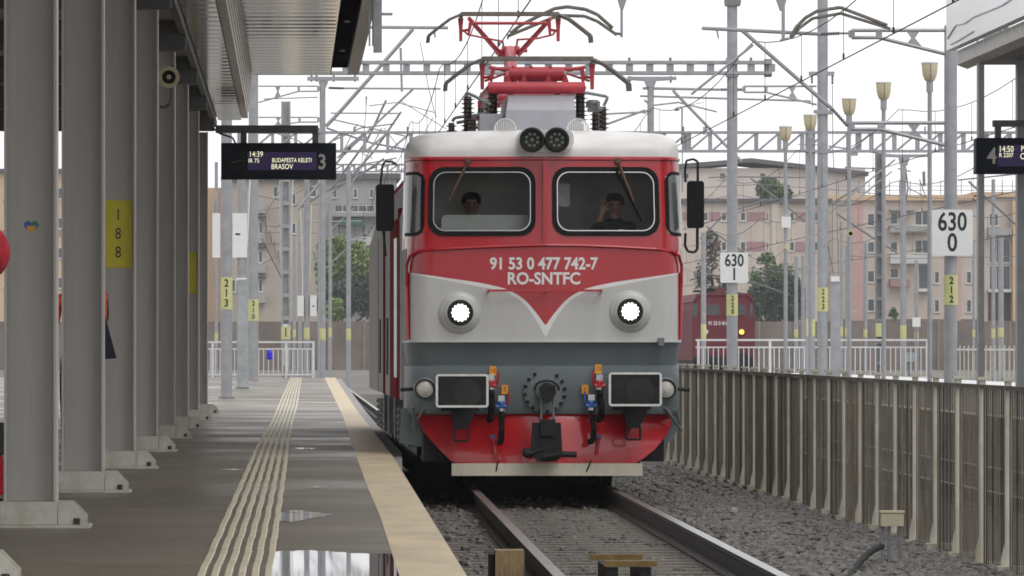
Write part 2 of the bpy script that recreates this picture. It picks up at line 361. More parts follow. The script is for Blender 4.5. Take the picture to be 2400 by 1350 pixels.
# ------------------------------------------------------------------ lineside fence
FX = lambda d: 5.54+.0062*(d-41)
t = thing('lineside_fence', (FX(38), 38, -.24), 'weathered brown bar fence with pale posts along the ballast', 'fence')
FN = 84; FS = 1.62
for i in range(FN):
    d = 38+FS*i; x = FX(d)
    b = MB(); b.bx(x-.024, x+.024, d-.03, d+.03, -.3, 1.27); b.bx(x-.045, x+.045, d-.045, d+.045, 1.272, 1.295)
    b.prism([(x-.0245, -.24), (x-.06, -.24), (x-.052, -.1), (x-.0245, .02)], d-.028, d+.028)
    b.bx(x-.09, x+.15, d-.1, d+.1, -.32, -.19+.015*((i*7) % 3)); b.build('post', FPOST, t)
    if i < 74:
        b = MB(); rnd = random.Random(i)
        for k in range(1, 12):
            dd = d+FS*k/12; xx = FX(dd); lean = rnd.uniform(-.006, .006)
            b.bx(xx-.0045, xx+.0045+lean*.3, dd-.017, dd+.017, -.20, 1.20, rnd.choice((0, 0, 1, 2)))
        b.bx(FX(d)-.02, FX(d)+.02, d+.035, d+FS-.035, 1.202, 1.235); b.bx(FX(d)-.016, FX(d)+.016, d+.035, d+FS-.035, -.23, -.202)
        b.build('panel', [FBAR, FBAR2, FBAR3], t)
# ------------------------------------------------------------------ far platform behind the fence
b = MB(); b.bx(9.95, 20.4, 30, 205, -.33, .55); struct('far_platform', b, M('dark_concrete', (.17, .155, .135), .85, 0, .25, 1.2, .3))
b = MB(); b.bx(16.6, 20.395, 60, 204.9, .545, .556); struct('far_platform_edging', b, RAILW)
b = MB(); b.bx(9.955, 10.3, 40, 204.9, .545, .556); struct('far_platform_edging', b, TACT)
def railing(x0, x1, y, z0, z1, label, nb, spost):
    t = thing('platform_railing', ((x0+x1)/2, y, z0), label, 'railing')
    b = MB(); b.bx(x0, x1, y-.03, y+.03, z1-.07, z1); b.build('top_rail', RAILW, t)
    b = MB(); b.bx(x0, x1, y-.02, y+.02, z1-.32, z1-.27); b.bx(x0, x1, y-.02, y+.02, z0+.1, z0+.15)
    for i in range(nb):
        x = x0+(x1-x0)*(i+.5)/nb; b.bx(x-.017, x+.017, y-.012, y+.012, z0+.152, z1-.322)
    b.build('balusters', RAILW, t)
    for x in spost:
        b = MB(); b.bx(x-.045, x+.045, y-.036, y-.031+.064, z0-.1, z1-.072); b.build('post', RAILW, t)
railing(-6.5, .88, 203, PZ, 1.78, 'white railing across the near platform end, left of the locomotive', 40, (-6.4, -3, -.2, .84))
railing(14.4, 22.7, 190, .35, 1.84, 'white railing behind the fence, right of the locomotive', 46, (14.5, 17.05, 19.9, 22.65))
t = thing('yard_fence', (20.5, 150, .55), 'pale thin bar fence at the far right edge behind the platform', 'fence')
for i in range(24): y = 140+1.02*i; b = MB(); b.bx(20.475, 20.51, y-.02, y+.02, .4, 1.585+.02*(i % 2)); b.build('picket', BASEP, t)
b = MB(); b.bx(20.53, 20.56, 139, 165, 1.45, 1.5); b.build('rail', RAILW, t)
# ------------------------------------------------------------------ platform canopy, columns and what hangs from them
CZ, UZ, CEND = 5.68, 6.47, 96.0
t = thing('platform_canopy', (-1.6, 60, CZ), 'grey steel platform canopy with a shiny ribbed underside at upper left', 'canopy')
b = MB(); b.bx(-10, -.9, 15, CEND, CZ, CZ+.25); b.build('lower_soffit', STEELP, t)
def ribbed(x0, x1, y0, y1, z, name, step=.35, amp=.012, mat=SOFFIT):
    b = MB(); vs = []; fs = []; n = int((y1-y0)/step*4); k = 0
    for i in range(n+1):
        y = y0+(y1-y0)*i/n; zz = z+amp*(1 if (i % 4) in (1, 2) else -1)
        vs += [(x0, y, zz), (x1, y, zz)]
        if i: fs.append((2*i-2, 2*i-1, 2*i+1, 2*i))
    b.add(vs, fs); b.bx(x0, x1, y0, y1, z+.03, z+.2); return b.build(name, mat, t)
ribbed(-.74, .70, 25, CEND, UZ, 'upper_soffit', .9, .006)
ribbed(-1.32, -.9, 25, CEND-.05, CZ-.05, 'inner_soffit', .9, .006)
b = MB()
for k in range(7): b.bx(-.895+.01*(k % 2), -.78+.012*k, 25, CEND, CZ-.02+.115*k, CZ+.09+.115*k)
b.build('step_cladding', STEPW, t)
b = MB(); b.bx(.715, 1.0, 25, CEND, UZ+.10, UZ+.2); b.bx(.702, .714, 25, CEND, UZ-.03, UZ+.2); b.build("gutter", GUTB, t)
for y in (58, 66, 74, 82, 90):
    b = MB(); b.lathe([(.045, 0), (.05, .02), (.03, .03)], (.86, y, UZ+.065), (0, 0, 1), 12); b.build('gutter_light', CLEARL, t)
b = MB(); b.prism([(1.002, UZ-.03), (1.21, UZ-.02), (1.30, UZ+.5), (1.25, UZ+.5), (1.17, UZ+.03), (1.002, UZ+.2)], 25, CEND); b.build('edge_fascia', FASC, t)
b = MB(); b.bx(-1.42, -1.34, 15, CEND+.1, 5.50, 5.62); b.build('longitudinal_beam', BEAMD, t)
for i in range(9): b = MB(); b.bx(-10, -1.34, 25.7+8.37*i, 25.95+8.37*i, 5.3, CZ-.005); b.build('cross_beam', BEAMD, t)
def column(i):
    d = 25.83+8.37*i; x1 = -1.5+.0008*(d-34); x0 = x1-.335
    t = thing('canopy_column', ((x0+x1)/2, d, PZ), '', 'column', 'row of canopy columns')
    b = MB(); b.bx(x0+.018, x1-.018, d-.006, d+.006, PZ+.17, 5.28); b.bx(x0, x0+.0175, d-.15, d+.15, PZ+.17, 5.28); b.bx(x1-.0175, x1, d-.15, d+.15, PZ+.17, 5.28); b.build('shaft', STEELP, t)
    b = MB(); b.bx(x0-.025, x1+.004, d-.17, d+.17, PZ+.022, PZ+.168); b.build('base_box', BASEP, t)
    b = MB(); b.bx(x0-.05, x1+.215, d-.2, d+.2, PZ, PZ+.02); b.build('base_plate', BASEP, t)
    for dy in (-.14, .14):
        b = MB(); b.prism([(x1+.008, PZ+.022), (x1+.19, PZ+.022), (x1+.19, PZ+.075), (x1+.10, PZ+.168), (x1+.008, PZ+.168)], d+dy-.011, d+dy+.011); b.build('gusset', BASEP, t)
    b = MB(); b.bx(x1+.05, x1+.068, d-.128, d+.128, PZ+.024, PZ+.13); b.lathe([(.02, 0), (.02, .04)], (x1+.13, d-.165, PZ+.022), (0, 0, 1), 6); b.build('stiffener', RAILSIDE, t)
    return t
CL = ['nearest canopy column, only its base plate corner showing at the bottom left', 'widest full canopy column at far left, with a small coloured sticker',
      'second plain canopy column, orange-vested person standing behind it', 'canopy column carrying the yellow plate 188', 'canopy column just right of the one with plate 188',
      'canopy column under the horn loudspeaker', 'slim plain canopy column between loudspeaker and narrow yellow plate', 'canopy column with the narrow yellow plate',
      'farthest canopy column, beside the hanging board of platform 3']
CT = []
for i in range(9):
    c = column(i); c['label'] = CL[i]; CT.append(c)
for i, (y0, y1, s, num) in ((3, (470, 628, 245, '1\n8\n8')), (7, (592, 688, 148, ''))):
    x, d = ORG[CT[i]].x, ORG[CT[i]].y; z1 = CAMZ-(y0-VY)/s; z0 = CAMZ-(y1-VY)/s
    b = MB(); b.bx(x-.135, x+.135, d-.02, d-.0065, z0, z1); pl = b.build('number_plate', PLQN, CT[i])
    if num: text('digits', num, .155, INK, pl, (x, d-.0205, (z0+z1)/2), .8, .002, 0, 1.15)
x, d = ORG[CT[1]].x, ORG[CT[1]].y; st = None
b = MB(); z = CAMZ-(532-VY)/365
for k, (dx, m) in enumerate(((-.04, 0), (.04, 1))): b.lathe([(.026, 0), (.026, .002+.001*k)], (x+dx*.55, d-.0065, z+.012), (0, -1, 0), 12, m)
b.prism([(x-.035, z+.005), (x+.035, z+.005), (x, z-.042)], d-.0105, d-.0068, 2)
b.build('sticker', [BLUEC, M('sticker_teal', (.03, .22, .22), .5), ORANGE], CT[1])
# horn loudspeaker
p = W(397, 183, 188); t = thing('loudspeaker', p, 'round cream horn loudspeaker fixed to a canopy column', 'loudspeaker')
b = MB(); b.lathe([(.135, 0), (.13, .015), (.08, .10), (.05, .2), (.05, .3)], p-Vector((0, .25, 0)), (0, 1, 0), 22); b.build('horn', HORNM, t, smooth=True)
b = MB(); b.lathe([(.085, 0), (.085, .004)], p-Vector((0, .254, 0)), (0, 1, 0), 18); b.lathe([(.03, 0), (.03, .006)], p-Vector((0, .262, 0)), (0, 1, 0), 10, 1); b.build('horn_throat', [BLACK, HORNM], t)
b = MB(); b.path([p+Vector((dx, .1, dz)) for dx, dz in ((-.05, .0), (-.02, .12), (.05, .16))], .02, 6); b.path([p+Vector((dx, .1, dz)) for dx, dz in ((.02, -.1), (.03, -.22), (.0, -.32), (-.06, -.36), (-.12, -.35))], .022, 6); b.build('bracket', BEAMD, t)
# departure boards
def board(x0, x1, y0, y1, s, label, arm, hang, name='departure_board', back=.3):
    c = W((x0+x1)/2, (y0+y1)/2, s); t = thing(name, c, label, 'departure board')
    a = W(x0, y1, s); e = W(x1, y0, s); d = c.y
    b = MB(); b.prism(rr(a.x, e.x, a.z, e.z, .015, 2), d, d+back); b.build('case', BOARDB, t)
    b = MB(); p = W(arm[0], arm[3], s); q = W(arm[1], arm[2], s); b.bx(p.x, q.x, d+.08, d+.22, p.z, q.z); b.build('arm', BEAMD, t)
    for h in hang:
        b = MB(); p = W(h-7, y0, s); q = W(h+7, arm[3], s); b.bx(p.x, q.x, d+.1, d+.2, p.z+.002, q.z-.002); b.build('hanger', BEAMD, t)
    return t, d
t, d = board(518, 788, 335, 420, 137, 'dark departure board hanging at platform 3 showing 14:39 and an analogue clock', (505, 746, 293, 311), (571, 739))
s = 137
a = W(580, 399, s); e = W(742, 356, s); b = MB(); b.bx(a.x, e.x, d-.012, d-.002, a.z, e.z); sc = b.build('screen', SCREEN, t)
for tx, px, py, size, xs in (('14:39', 600, 362, .118, .84), ('IR 75', 595, 377, .090, .9), ('BUDAPESTA KELETI', 684, 376, .092, .76), ('BRASOV', 661, 391, .112, .80)):
    p = W(px, py, s); text('lettering', tx, size*1.12, LED, sc, (p.x, d-.013, p.z), xs, .002, 0)
p = W(755, 381, s); text('platform_number', '3', .36, NUMG, t, (p.x, d-.003, p.z), .85, .002, .006)
p = W(557, 377, s); b = MB()
for k in range(12):
    an = R(30*k); b.tube((p.x+.115*math.cos(an), d-.006, p.z+.115*math.sin(an)), (p.x+.14*math.cos(an), d-.006, p.z+.14*math.sin(an)), .006, None, 5)
b.tube((p.x-.10, d-.008, p.z-.03), (p.x+.09, d-.008, p.z+.02), .008, None, 5); b.build('clock_face', M('clock_marks', (.10, .105, .10), .5), t)
b = MB(); pts = [W(x, y, s)+Vector((0, .15, 0)) for x, y in ((500, 300), (514, 312), (530, 317), (545, 322), (553, 338))]; b.path(pts, .018, 6); b.build('cable', BLACK, t)
t, d = board(2288, 2560, 323, 407, 163, 'dark departure board of platform 4 showing 14:50, cut by the right edge', (2330, 2560, 281, 296), (2342, 2520))
s = 163; p = W(2325, 367, s); text('platform_number', '4', .32, NUMG, t, (p.x, d-.003, p.z), .85, .002, .006)
a = W(2338, 390, s); e = W(2500, 340, s); b = MB(); b.bx(a.x, e.x, d-.012, d-.002, a.z, e.z); sc = b.build('screen', SCREEN, t)
for tx, px, py, size, xs in (('14:50', 2358, 350, .11, .8), ('R 2207', 2358, 364, .078, .82), ('P', 2396, 349, .10, .8), ('C', 2396, 367, .11, .8)):
    p = W(px, py, s); text('lettering', tx, size*1.12, LED, sc, (p.x, d-.013, p.z), xs, .002, 0)
# canopy of the far platform
t = thing('far_canopy', (12, 70, 5.6), 'grey canopy edge of platform 4 with a tall pale fascia at upper right', 'canopy')
b = MB(); b.bx(10.03, 17, 45, 79, 5.72, 5.9); b.build('soffit', M('far_soffit', (.16, .155, .15), .7), t)
b = MB(); b.prism([(9.86, 5.72), (10.02, 5.66), (10.02, 5.9), (9.86, 5.93)], 45, 79.05); b.build('edge_beam', FASC, t)
PANEL = M('fascia_panel', (.80, .81, .83), .25, 0, .03, .5, 0)
b = MB(); b.bx(9.70, 9.83, 45, 79, 5.93, 7.4); b.build('fascia_panel', PANEL, t)
FASCREF = M('fascia_painted_reflection', (.66, .69, .74), .4)  # bluish strokes stand in for wire reflections in the glossy fascia panel
b = MB()
for pts in ([(0, 6.1), (1, 6.24), (2, 6.2), (3, 6.23), (6, 6.2), (8, 6.25)], [(1, 6.75), (2, 6.78), (3, 6.77)], [(.4, 5.99), (1.5, 6.0), (3, 6.03)]):
    b.path([(9.695, 78.8-y, z) for y, z in pts], .016, 5)
b.build('painted_reflection', FASCREF, t)
for px, wpx in ((2298, 13), (2396, 26)):
    p = W(px, 400, 161); b = MB(); b.bx(p.x-wpx/300, p.x+wpx/300, p.y-.1, p.y+.1, .5, 5.7); b.build('support_post', GALV, t)
p = W(2321, 60, 150); b = MB(); b.bx(p.x-.1, p.x+.1, p.y-.1, p.y+.1, CAMZ+(VY-112)/150, CAMZ+(VY+80)/150); b.build('hanger_post', GALV, t)
b = MB()
for px, py0, py1, hw in ((2289, 95, -60, .012), (2313, 95, -60, .006), (2344, 92, -60, .03), (2357, 88, -60, .04)):
    q = W(px, py0, 150); b.bx(q.x-hw, q.x+hw, q.y-.02, q.y+.02, q.z, q.z+1.2)
for k in range(14):
    q = W(2289, 95, 150); b.tube((q.x, q.y, q.z+.06*k), (q.x+.16, q.y, q.z+.06*k+.1), .004, None, 4)
q = W(2289, 95, 150); b.bx(q.x, q.x+.17, q.y-.02, q.y+.02, q.z-.03, q.z-.005); b.build('mesh_guard', GALVD, t)
# ================================================================== THE RED LOCOMOTIVE
LX, LD = 2.73, 57.3
S0 = F/LD
def fx(px): return LX+(px-1278)/218.15
def fz(py): return (1148.8-py)/218.15
loco = thing('electric_locomotive', (LX, LD, 0), 'red and silver electric locomotive with white roof, lit headlamps and two red pantographs', 'locomotive')
LEN = 19.6
# plan of the cab, from the left side round the nose to the right side
PLAN = [(-1.5, 1.6-.21*i) for i in range(5)]+[(-1.235-.265*math.cos(R(90*i/30)), .55-.485*math.sin(R(90*i/30))) for i in range(31)]
PLAN += [(-1.235+.02*(i+1), .052*abs(-1.235+.02*(i+1))) for i in range(123)]
PLAN = PLAN[:-1] if PLAN[-1][0] > 1.22 else PLAN
PLAN += [(1.235+.265*math.sin(R(90*i/30)), .55-.485*math.cos(R(90*i/30))) for i in range(31)]+[(1.5, .76+.21*i) for i in range(5)]
def lean(x, y, z):
    if z > 2.6: k = z-2.6; return (x*(1-.016*k), y+.10*k)
    return (x, y)
def P3(x, y, z, off=0):
    a, b = lean(x, y, z); return (LX+a, LD+b-off, z)
def nose(x, z, off=0): return P3(x, .052*abs(x), z, off)       # point on the flat front facets, local x
def nosew(x, z, off=0): return nose(x-LX, z, off)
ZU = [(0, 1.764), (.06, 1.852), (.124, 1.935), (.225, 2.045), (.349, 2.126), (.45, 2.170), (.725, 2.231), (1.069, 2.282), (1.5, 2.345)]
ZL = [(0, 1.635), (.04, 1.715), (.08, 1.795), (.15, 1.902), (.24, 2.008), (.355, 2.092), (.45, 2.134), (.725, 2.19), (1.069, 2.255), (1.5, 2.335)]
def smooth_tab(tab, x):                     # Catmull-Rom through the painted curve's points
    for i in range(len(tab)-1):
        if tab[i][0] <= x <= tab[i+1][0]:
            (x1, y1), (x2, y2) = tab[i], tab[i+1]; (x0, y0) = tab[i-1] if i else (x1-(x2-x1), y1-(y2-y1)*1.25); (x3, y3) = tab[min(i+2, len(tab)-1)]
            m1 = (y2-y0)/(x2-x0); m2 = (y3-y1)/(x3-x1); h = x2-x1; t = (x-x1)/h
            return (2*t**3-3*t*t+1)*y1+(t**3-2*t*t+t)*h*m1+(-2*t**3+3*t*t)*y2+(t**3-t*t)*h*m2
    return tab[-1][1]
# lower body: silver, white band, red, snapped to the painted curves
b = MB(); n = len(PLAN); vs = []; fs = []; mi = []; NR = 17
for x, y in PLAN:
    a, c = smooth_tab(ZL, abs(x)), smooth_tab(ZU, abs(x))
    zs = [1.60+(a-1.60)*k/7 for k in range(7)]+[a+(c-a)*k/2 for k in range(2)]+[c+(2.6-c)*k/8 for k in range(9)]
    vs += [P3(x, y, z) for z in zs]
NR = 18
for i in range(n-1):
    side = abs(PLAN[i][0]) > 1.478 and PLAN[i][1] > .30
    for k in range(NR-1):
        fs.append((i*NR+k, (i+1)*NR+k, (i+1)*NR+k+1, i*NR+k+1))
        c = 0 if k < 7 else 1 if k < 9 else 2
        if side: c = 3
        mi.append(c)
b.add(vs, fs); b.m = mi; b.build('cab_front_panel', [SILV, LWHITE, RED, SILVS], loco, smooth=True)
WINS = [(-1.25, -.12, 2.748, 3.462), (.09, 1.225, 2.748, 3.462)]
b = MB(); zs = [2.6+.02*k for k in range(49)]+[3.575]; nz = len(zs); vs = []; fs = []
for x, y in PLAN: vs += [P3(x, y, z) for z in zs]
def inwin(x, z):
    for a, c, z0, z1 in WINS:
        if a+.012 < x < c-.012 and z0+.012 < z < z1-.012:
            r = .12; ex = max(a+r-x, x-c+r, 0); ez = max(z0+r-z, z-z1+r, 0)
            if ex*ex+ez*ez < r*r: return True
    if 1.32 < abs(x) < 1.488 and 2.77 < z < 3.38: return True
    return False
for i in range(n-1):
    for k in range(nz-1):
        mx_, mz_ = (PLAN[i][0]+PLAN[i+1][0])/2, (zs[k]+zs[k+1])/2
        if not inwin(mx_, mz_): fs.append((i*nz+k, (i+1)*nz+k, (i+1)*nz+k+1, i*nz+k+1))
b.add(vs, fs); b.build('cab_window_panel', RED, loco, smooth=True)
for a, c, z0, z1 in WINS:
    b = MB(); b.ring([(x+LX, z) for x, z in rr(a-.015, c+.015, z0-.015, z1+.015, .17)], [(x+LX, z) for x, z in rr(a+.035, c-.035, z0+.035, z1-.035, .135)], nosew, -.03, .018)
    wn = b.build('cab_window', BLACK, loco)
    b = MB(); b.ring([(x+LX, z) for x, z in rr(a+.036, c-.036, z0+.036, z1-.036, .134)], [(x+LX, z) for x, z in rr(a+.047, c-.047, z0+.047, z1-.047, .126)], nosew, -.02, .012); b.build('bright_trim', CHROME, wn)
    b = MB(); ol = rr(a+.02, c-.02, z0+.02, z1-.02, .14); b.add([nose(x, z, -.012) for x, z in ol], [tuple(range(len(ol)))]); b.build('pane', PANE, wn)
for sg in (-1, 1):
    idx = [i for i in range(n) if PLAN[i][0]*sg > 0 and 1.30 <= abs(PLAN[i][0]) <= 1.4995 and PLAN[i][1] < .55]
    idx = idx[:]; b = MB(); vs = []; fs = []; zz = [2.745+.02*k for k in range(33)]
    def colp(i, z, off):
        x, y = PLAN[i]; nx, ny = sg*max(0, abs(x)-1.235)/.265, -(max(0, .55-y))/.485; L = math.hypot(nx, ny) or 1
        a = P3(x, y, z); return (a[0]+off*nx/L, a[1]+off*ny/L, z)
    m_ = len(idx); b2 = MB(); v2 = []
    for i in idx:
        dq = abs(PLAN[i][0])-1.300; rq = .11; cut = rq-math.sqrt(max(0, rq*rq-max(0, rq-dq)**2)); zt = 3.43-cut*1.3; zb = 2.735+cut*1.3
        vs += [colp(i, zb-.0, .006), colp(i, zt, .006)]; v2 += [colp(i, zb+.035, .012), colp(i, zt-.035, .012)]
    b.add(vs, [(2*k, 2*k+1, 2*k+3, 2*k+2) for k in range(m_-1)]); wn = b.build('corner_window', BLACK, loco)
    b2.add(v2, [(2*k, 2*k+1, 2*k+3, 2*k+2) for k in range(3, m_-1)] if sg > 0 else [(2*k, 2*k+1, 2*k+3, 2*k+2) for k in range(0, m_-4)]); b2.build('pane', CURT, wn)
# cab roof: white dome from the top of the red panel back to the body roof
b = MB(); vs = []; fs = []
prof = [(3.575, 0), (3.64, -.006), (3.71, .012), (3.77, .055), (3.815, .13), (3.845, .25), (3.865, .45), (3.88, .8)]
for z, ins in prof:
    for x, y in PLAN:
        a, c = lean(x, y, 3.575); kx = 1-ins*.30/1.5 if ins > 0 else 1.004
        kx = 1-max(0, ins)*.34; vs.append((LX+a*kx+(0), LD+c+ins*1.35, z+.035*(1-(a/1.5)**2)*min(1, max(0, (z-3.70)/.15))))
for k in range(len(prof)-1):
    for i in range(n-1): fs.append((k*n+i, k*n+i+1, (k+1)*n+i+1, (k+1)*n+i))
fs.append(tuple((len(prof)-1)*n+i for i in range(n)))
b.add(vs, fs); b.build('cab_roof', ROOFW, loco, smooth=True)
b = MB(); vs = []
for off, z in ((.0, 3.545), (.022, 3.555), (.022, 3.578), (0, 3.59)):
    for x, y in PLAN[3:-3]: vs.append(P3(x*(1+off*.5), y, z, off))
m_ = n-6; b.add(vs, [(k*m_+i, k*m_+i+1, (k+1)*m_+i+1, (k+1)*m_+i) for k in range(3) for i in range(m_-1)]); b.build('drip_rail', RED, loco, smooth=True)
# body behind the cab
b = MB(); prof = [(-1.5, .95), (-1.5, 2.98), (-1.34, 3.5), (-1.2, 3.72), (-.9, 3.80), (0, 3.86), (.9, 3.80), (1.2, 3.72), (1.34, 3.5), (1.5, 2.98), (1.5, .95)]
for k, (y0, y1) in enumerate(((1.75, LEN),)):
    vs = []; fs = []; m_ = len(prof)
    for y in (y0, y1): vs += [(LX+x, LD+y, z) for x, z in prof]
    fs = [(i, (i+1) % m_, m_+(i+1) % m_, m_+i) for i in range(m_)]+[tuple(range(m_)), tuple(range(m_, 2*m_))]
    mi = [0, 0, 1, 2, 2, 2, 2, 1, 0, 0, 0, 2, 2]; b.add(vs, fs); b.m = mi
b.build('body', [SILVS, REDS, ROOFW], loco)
b = MB(); b.bx(LX-1.514, LX-1.47, LD+3.5, LD+6.6, .95, 3.0); b.build('side_band', REDS, loco); b = MB(); b.bx(LX-1.512, LX-1.47, LD+9.6, LD+10.4, .95, 2.98); b.build('side_band', REDS, loco)
b = MB(); b.bx(LX-1.506, LX-1.44, LD+2.6, LD+3.3, .95, 3.1); b.build('door', [REDS], loco)
b = MB()
for y in (1.95, 2.46): b.tube((LX-1.55, LD+y, 1.2), (LX-1.55, LD+y, 2.75), .018)
b.build('handrail', CHROME, loco)
b = MB()
for y in (5.6, 9.5, 13.4): b.bx(LX-1.506, LX-1.495, LD+y, LD+y+.06, .95, 2.98)
for y in (8.0, 12.0): b.bx(LX-1.512, LX-1.50, LD+y, LD+y+.7, 1.2, 1.9)
b.build('panel_seam', DARK, loco)
# headstock: sloping dark band above, upright band below, wrapped round the corners
def band(zo, name, mat, x_in=0):
    b = MB(); vs = []; fs = []; pl = PLAN
    for z, o in zo:
        for x, y in pl:
            kk = 1-max(0, -o)*.25; vs.append((LX+x*kk, LD+y-o, z))
    for k in range(len(zo)-1):
        for i in range(n-1): fs.append((k*n+i, k*n+i+1, (k+1)*n+i+1, (k+1)*n+i))
    b.add(vs, fs); return b.build(name, mat, loco, smooth=True)
band([(1.60, .0), (1.602, .028), (1.588, .028), (1.585, -.03)], 'waist_ledge', SILV)
band([(1.585, -.03), (1.34, -.11), (1.335, -.06), (.88, -.045), (.82, -.07), (.80, -.25)], 'headstock', SLATE)
b = MB(); b.bx(LX-1.3, LX+1.3, LD+.35, LD+1.5, .3, .85); b.bx(LX-1.2, LX+1.2, LD+.6, LD+18, .35, .95); b.bx(LX-1.3, LX+1.3, LD+4, LD+18.5, .06, .7); b.build('underframe', DARK, loco)
# snow plough: curved red blade with white board
b = MB(); px = [(-1.39, .85), (-1.385, .80), (-1.30, .62), (-1.18, .48), (-1.0, .30), (0, .26), (1.03, .30), (1.2, .44), (1.33, .60), (1.42, .80), (1.43, .86)]
vs = []; fs = []; NX = 60; NZ = 10
def plb(x): 
    bt = [(-1.39, .83), (-1.30, .62), (-1.18, .48), (-1.0, .30), (-.9, .27), (0, .27), (.92, .27), (1.03, .31), (1.2, .44), (1.33, .60), (1.43, .83)]
    return lerp_tab(bt, x)
for i in range(NX+1):
    x = -1.39+2.82*i/NX; z0 = plb(x)
    for k in range(NZ+1):
        z = z0+(.86-z0)*k/NZ; bow = .16*abs(x)**1.6; dish = .22*((z-.27)/.6)**2*.6
        vs.append((LX+x, LD+.02+bow+dish-.02, z))
for i in range(NX):
    for k in range(NZ): a = i*(NZ+1)+k; fs.append((a, a+NZ+1, a+NZ+2, a+1))
b.add(vs, fs); b.build('snow_plough', REDD, loco, smooth=True)
b = MB(); b.bx(fx(1058), fx(1505), LD-.03, LD-.005, fz(1115), fz(1086)); b.build('plough_board', M('plough_board', (.66, .62, .50), .6, 0, .1, 5), loco)
for px, q in ((1158, 1172), (1385, 1372)):
    b = MB(); b.tube((fx(px+8 if q > px else px), LD-.04, fz(1078)), (fx(q-10 if q > px else q+2), LD-.04, fz(1104)), .008); b.build('plough_bolt', DARK, loco)
for sg, (a, c) in ((-1, (968, 985)), (1, (1560, 1600))):
    b = MB()
    if sg > 0: b.prism([(fx(1540), fz(1052)), (fx(1585), fz(1035)), (fx(1603), fz(985)), (fx(1600), fz(958)), (fx(1570), fz(958))], LD+.5, LD+.53)
    else: b.prism([(fx(938), fz(1040)), (fx(1010), fz(1052)), (fx(985), fz(1000)), (fx(962), fz(958)), (fx(945), fz(958))], LD+.5, LD+.53)
    b.build('step_plate', SLATE, loco)
    b = MB(); b.tube((fx(a), LD+.12, fz(955)), (fx(a+(6 if sg < 0 else 42)), LD+.3, fz(1010)), .02); b.tube((fx(a+25), LD+.12, fz(960)), (fx(a-(0 if sg < 0 else -40)), LD+.3, fz(1005)), .014); b.build('step_bracket', SLATE, loco)
# moulding over the red front, lower step rail
b = MB(); pts = [nose(x, z, .012) for x, z in [(-1.2, 2.585), (-.8, 2.605), (-.4, 2.622), (0, 2.632), (.4, 2.628), (.8, 2.612), (1.2, 2.59)]]
L = [P3(-1.47, .30, 1.62, .02), P3(-1.485, .32, 2.2, .02), P3(-1.485, .30, 2.42, .02), P3(-1.45, .22, 2.52, .02), P3(-1.36, .13, 2.565, .02)]; RR = [(2*LX-x, y, z) for x, y, z in L[::-1]]
b.path(L+pts+RR, .017, 8); b.build('moulding', RED, loco, smooth=True)
b = MB(); b.bx(fx(1272), fx(1283), LD-.016, LD+.12, 2.64, 3.53); b.build('centre_pillar', RED, loco)
for sg in (-1, 1): b = MB(); b.add([P3(sg*x, y, z, .006) for x, y in ((1.45, .26), (1.482, .33)) for z in (1.61, 2.34)], [(0, 1, 3, 2)]); b.build('corner_stripe', RED, loco)
b = MB(); z = fz(681); b.bx(fx(1141), fx(1410), LD-.075, LD-.055, z-.012, z+.012)
for px in (1143, 1278, 1408): b.bx(fx(px)-.01, fx(px)+.01, LD-.054, LD+.02, z-.03, z+.01)
b.build('step_rail', RED, loco)
b = MB(); b.bx(fx(1542), fx(1556), LD-.04, LD+.05, fz(810), fz(792)); b.build('socket_box', SLATE, loco)
for tx, px, py, size, xs in (('91 53 0 477 742-7', 1274, 619, .178, .875), ('RO-SNTFC', 1274, 654, .178, .93)):
    text('number_lettering', tx, size, LWHITE, loco, (fx(px), 0, fz(py)), xs,   .001, .005, yawed=lambda x, z, o: nosew(x, z, .003+o))
# head lamps in silver bosses
for px, py in ((1078, 733), (1476, 730)):
    c = Vector(nosew(fx(px), fz(py))); b = MB()
    b.lathe([(.235, -.02), (.225, .012), (.19, .045), (.172, .05), (.165, .075), (.14, .085)], c, (0, -1, 0), 36); hl = b.build('headlamp', SILV, loco, smooth=True)
    b = MB(); b.lathe([(.142, .07), (.138, .098), (.108, .099)], c, (0, -1, 0), 28); b.build('rim', DARK, hl)
    b = MB(); b.lathe([(.084, .10), (.08, .104), (.001, .106)], c, (0, -1, 0), 24)
    for k in range(14):
        an = R(360/14*k); b.lathe([(.014, .10), (.014, .107)], c+Vector((.085*math.cos(an), 0, .085*math.sin(an))), (0, -1, 0), 6)
    b.build('lens', LAMPON, hl)
# upper twin lamps on the roof
b = MB(); b.prism(rr(fx(1213), fx(1344), fz(352), fz(303), .09), LD+.0, LD+.5); b.prism([(fx(1222), fz(357)), (fx(1328), fz(357)), (fx(1338), fz(345)), (fx(1214), fz(345))], LD+.02, LD+.4); tl = b.build('top_lamp_housing', ROOFW, loco)
for px in (1246, 1304):
    c = Vector((fx(px), LD, fz(328))); b = MB(); b.lathe([(.128, -.01), (.136, .05), (.128, .085), (.11, .09), (.105, .06), (.001, .05)], c, (0, -1, 0), 30); lp = b.build('top_lamp', DARK, tl, smooth=True)
    b = MB()
    for k in range(8):
        an = R(45*k+20); b.lathe([(.017, .05), (.017, .062)], c+Vector((.065*math.cos(an), 0, .065*math.sin(an))), (0, -1, 0), 8)
    b.lathe([(.022, .05), (.022, .062)], c, (0, -1, 0), 8); b.m = [0]*len(b.m); b.build('led_cluster', LEDG, tl)
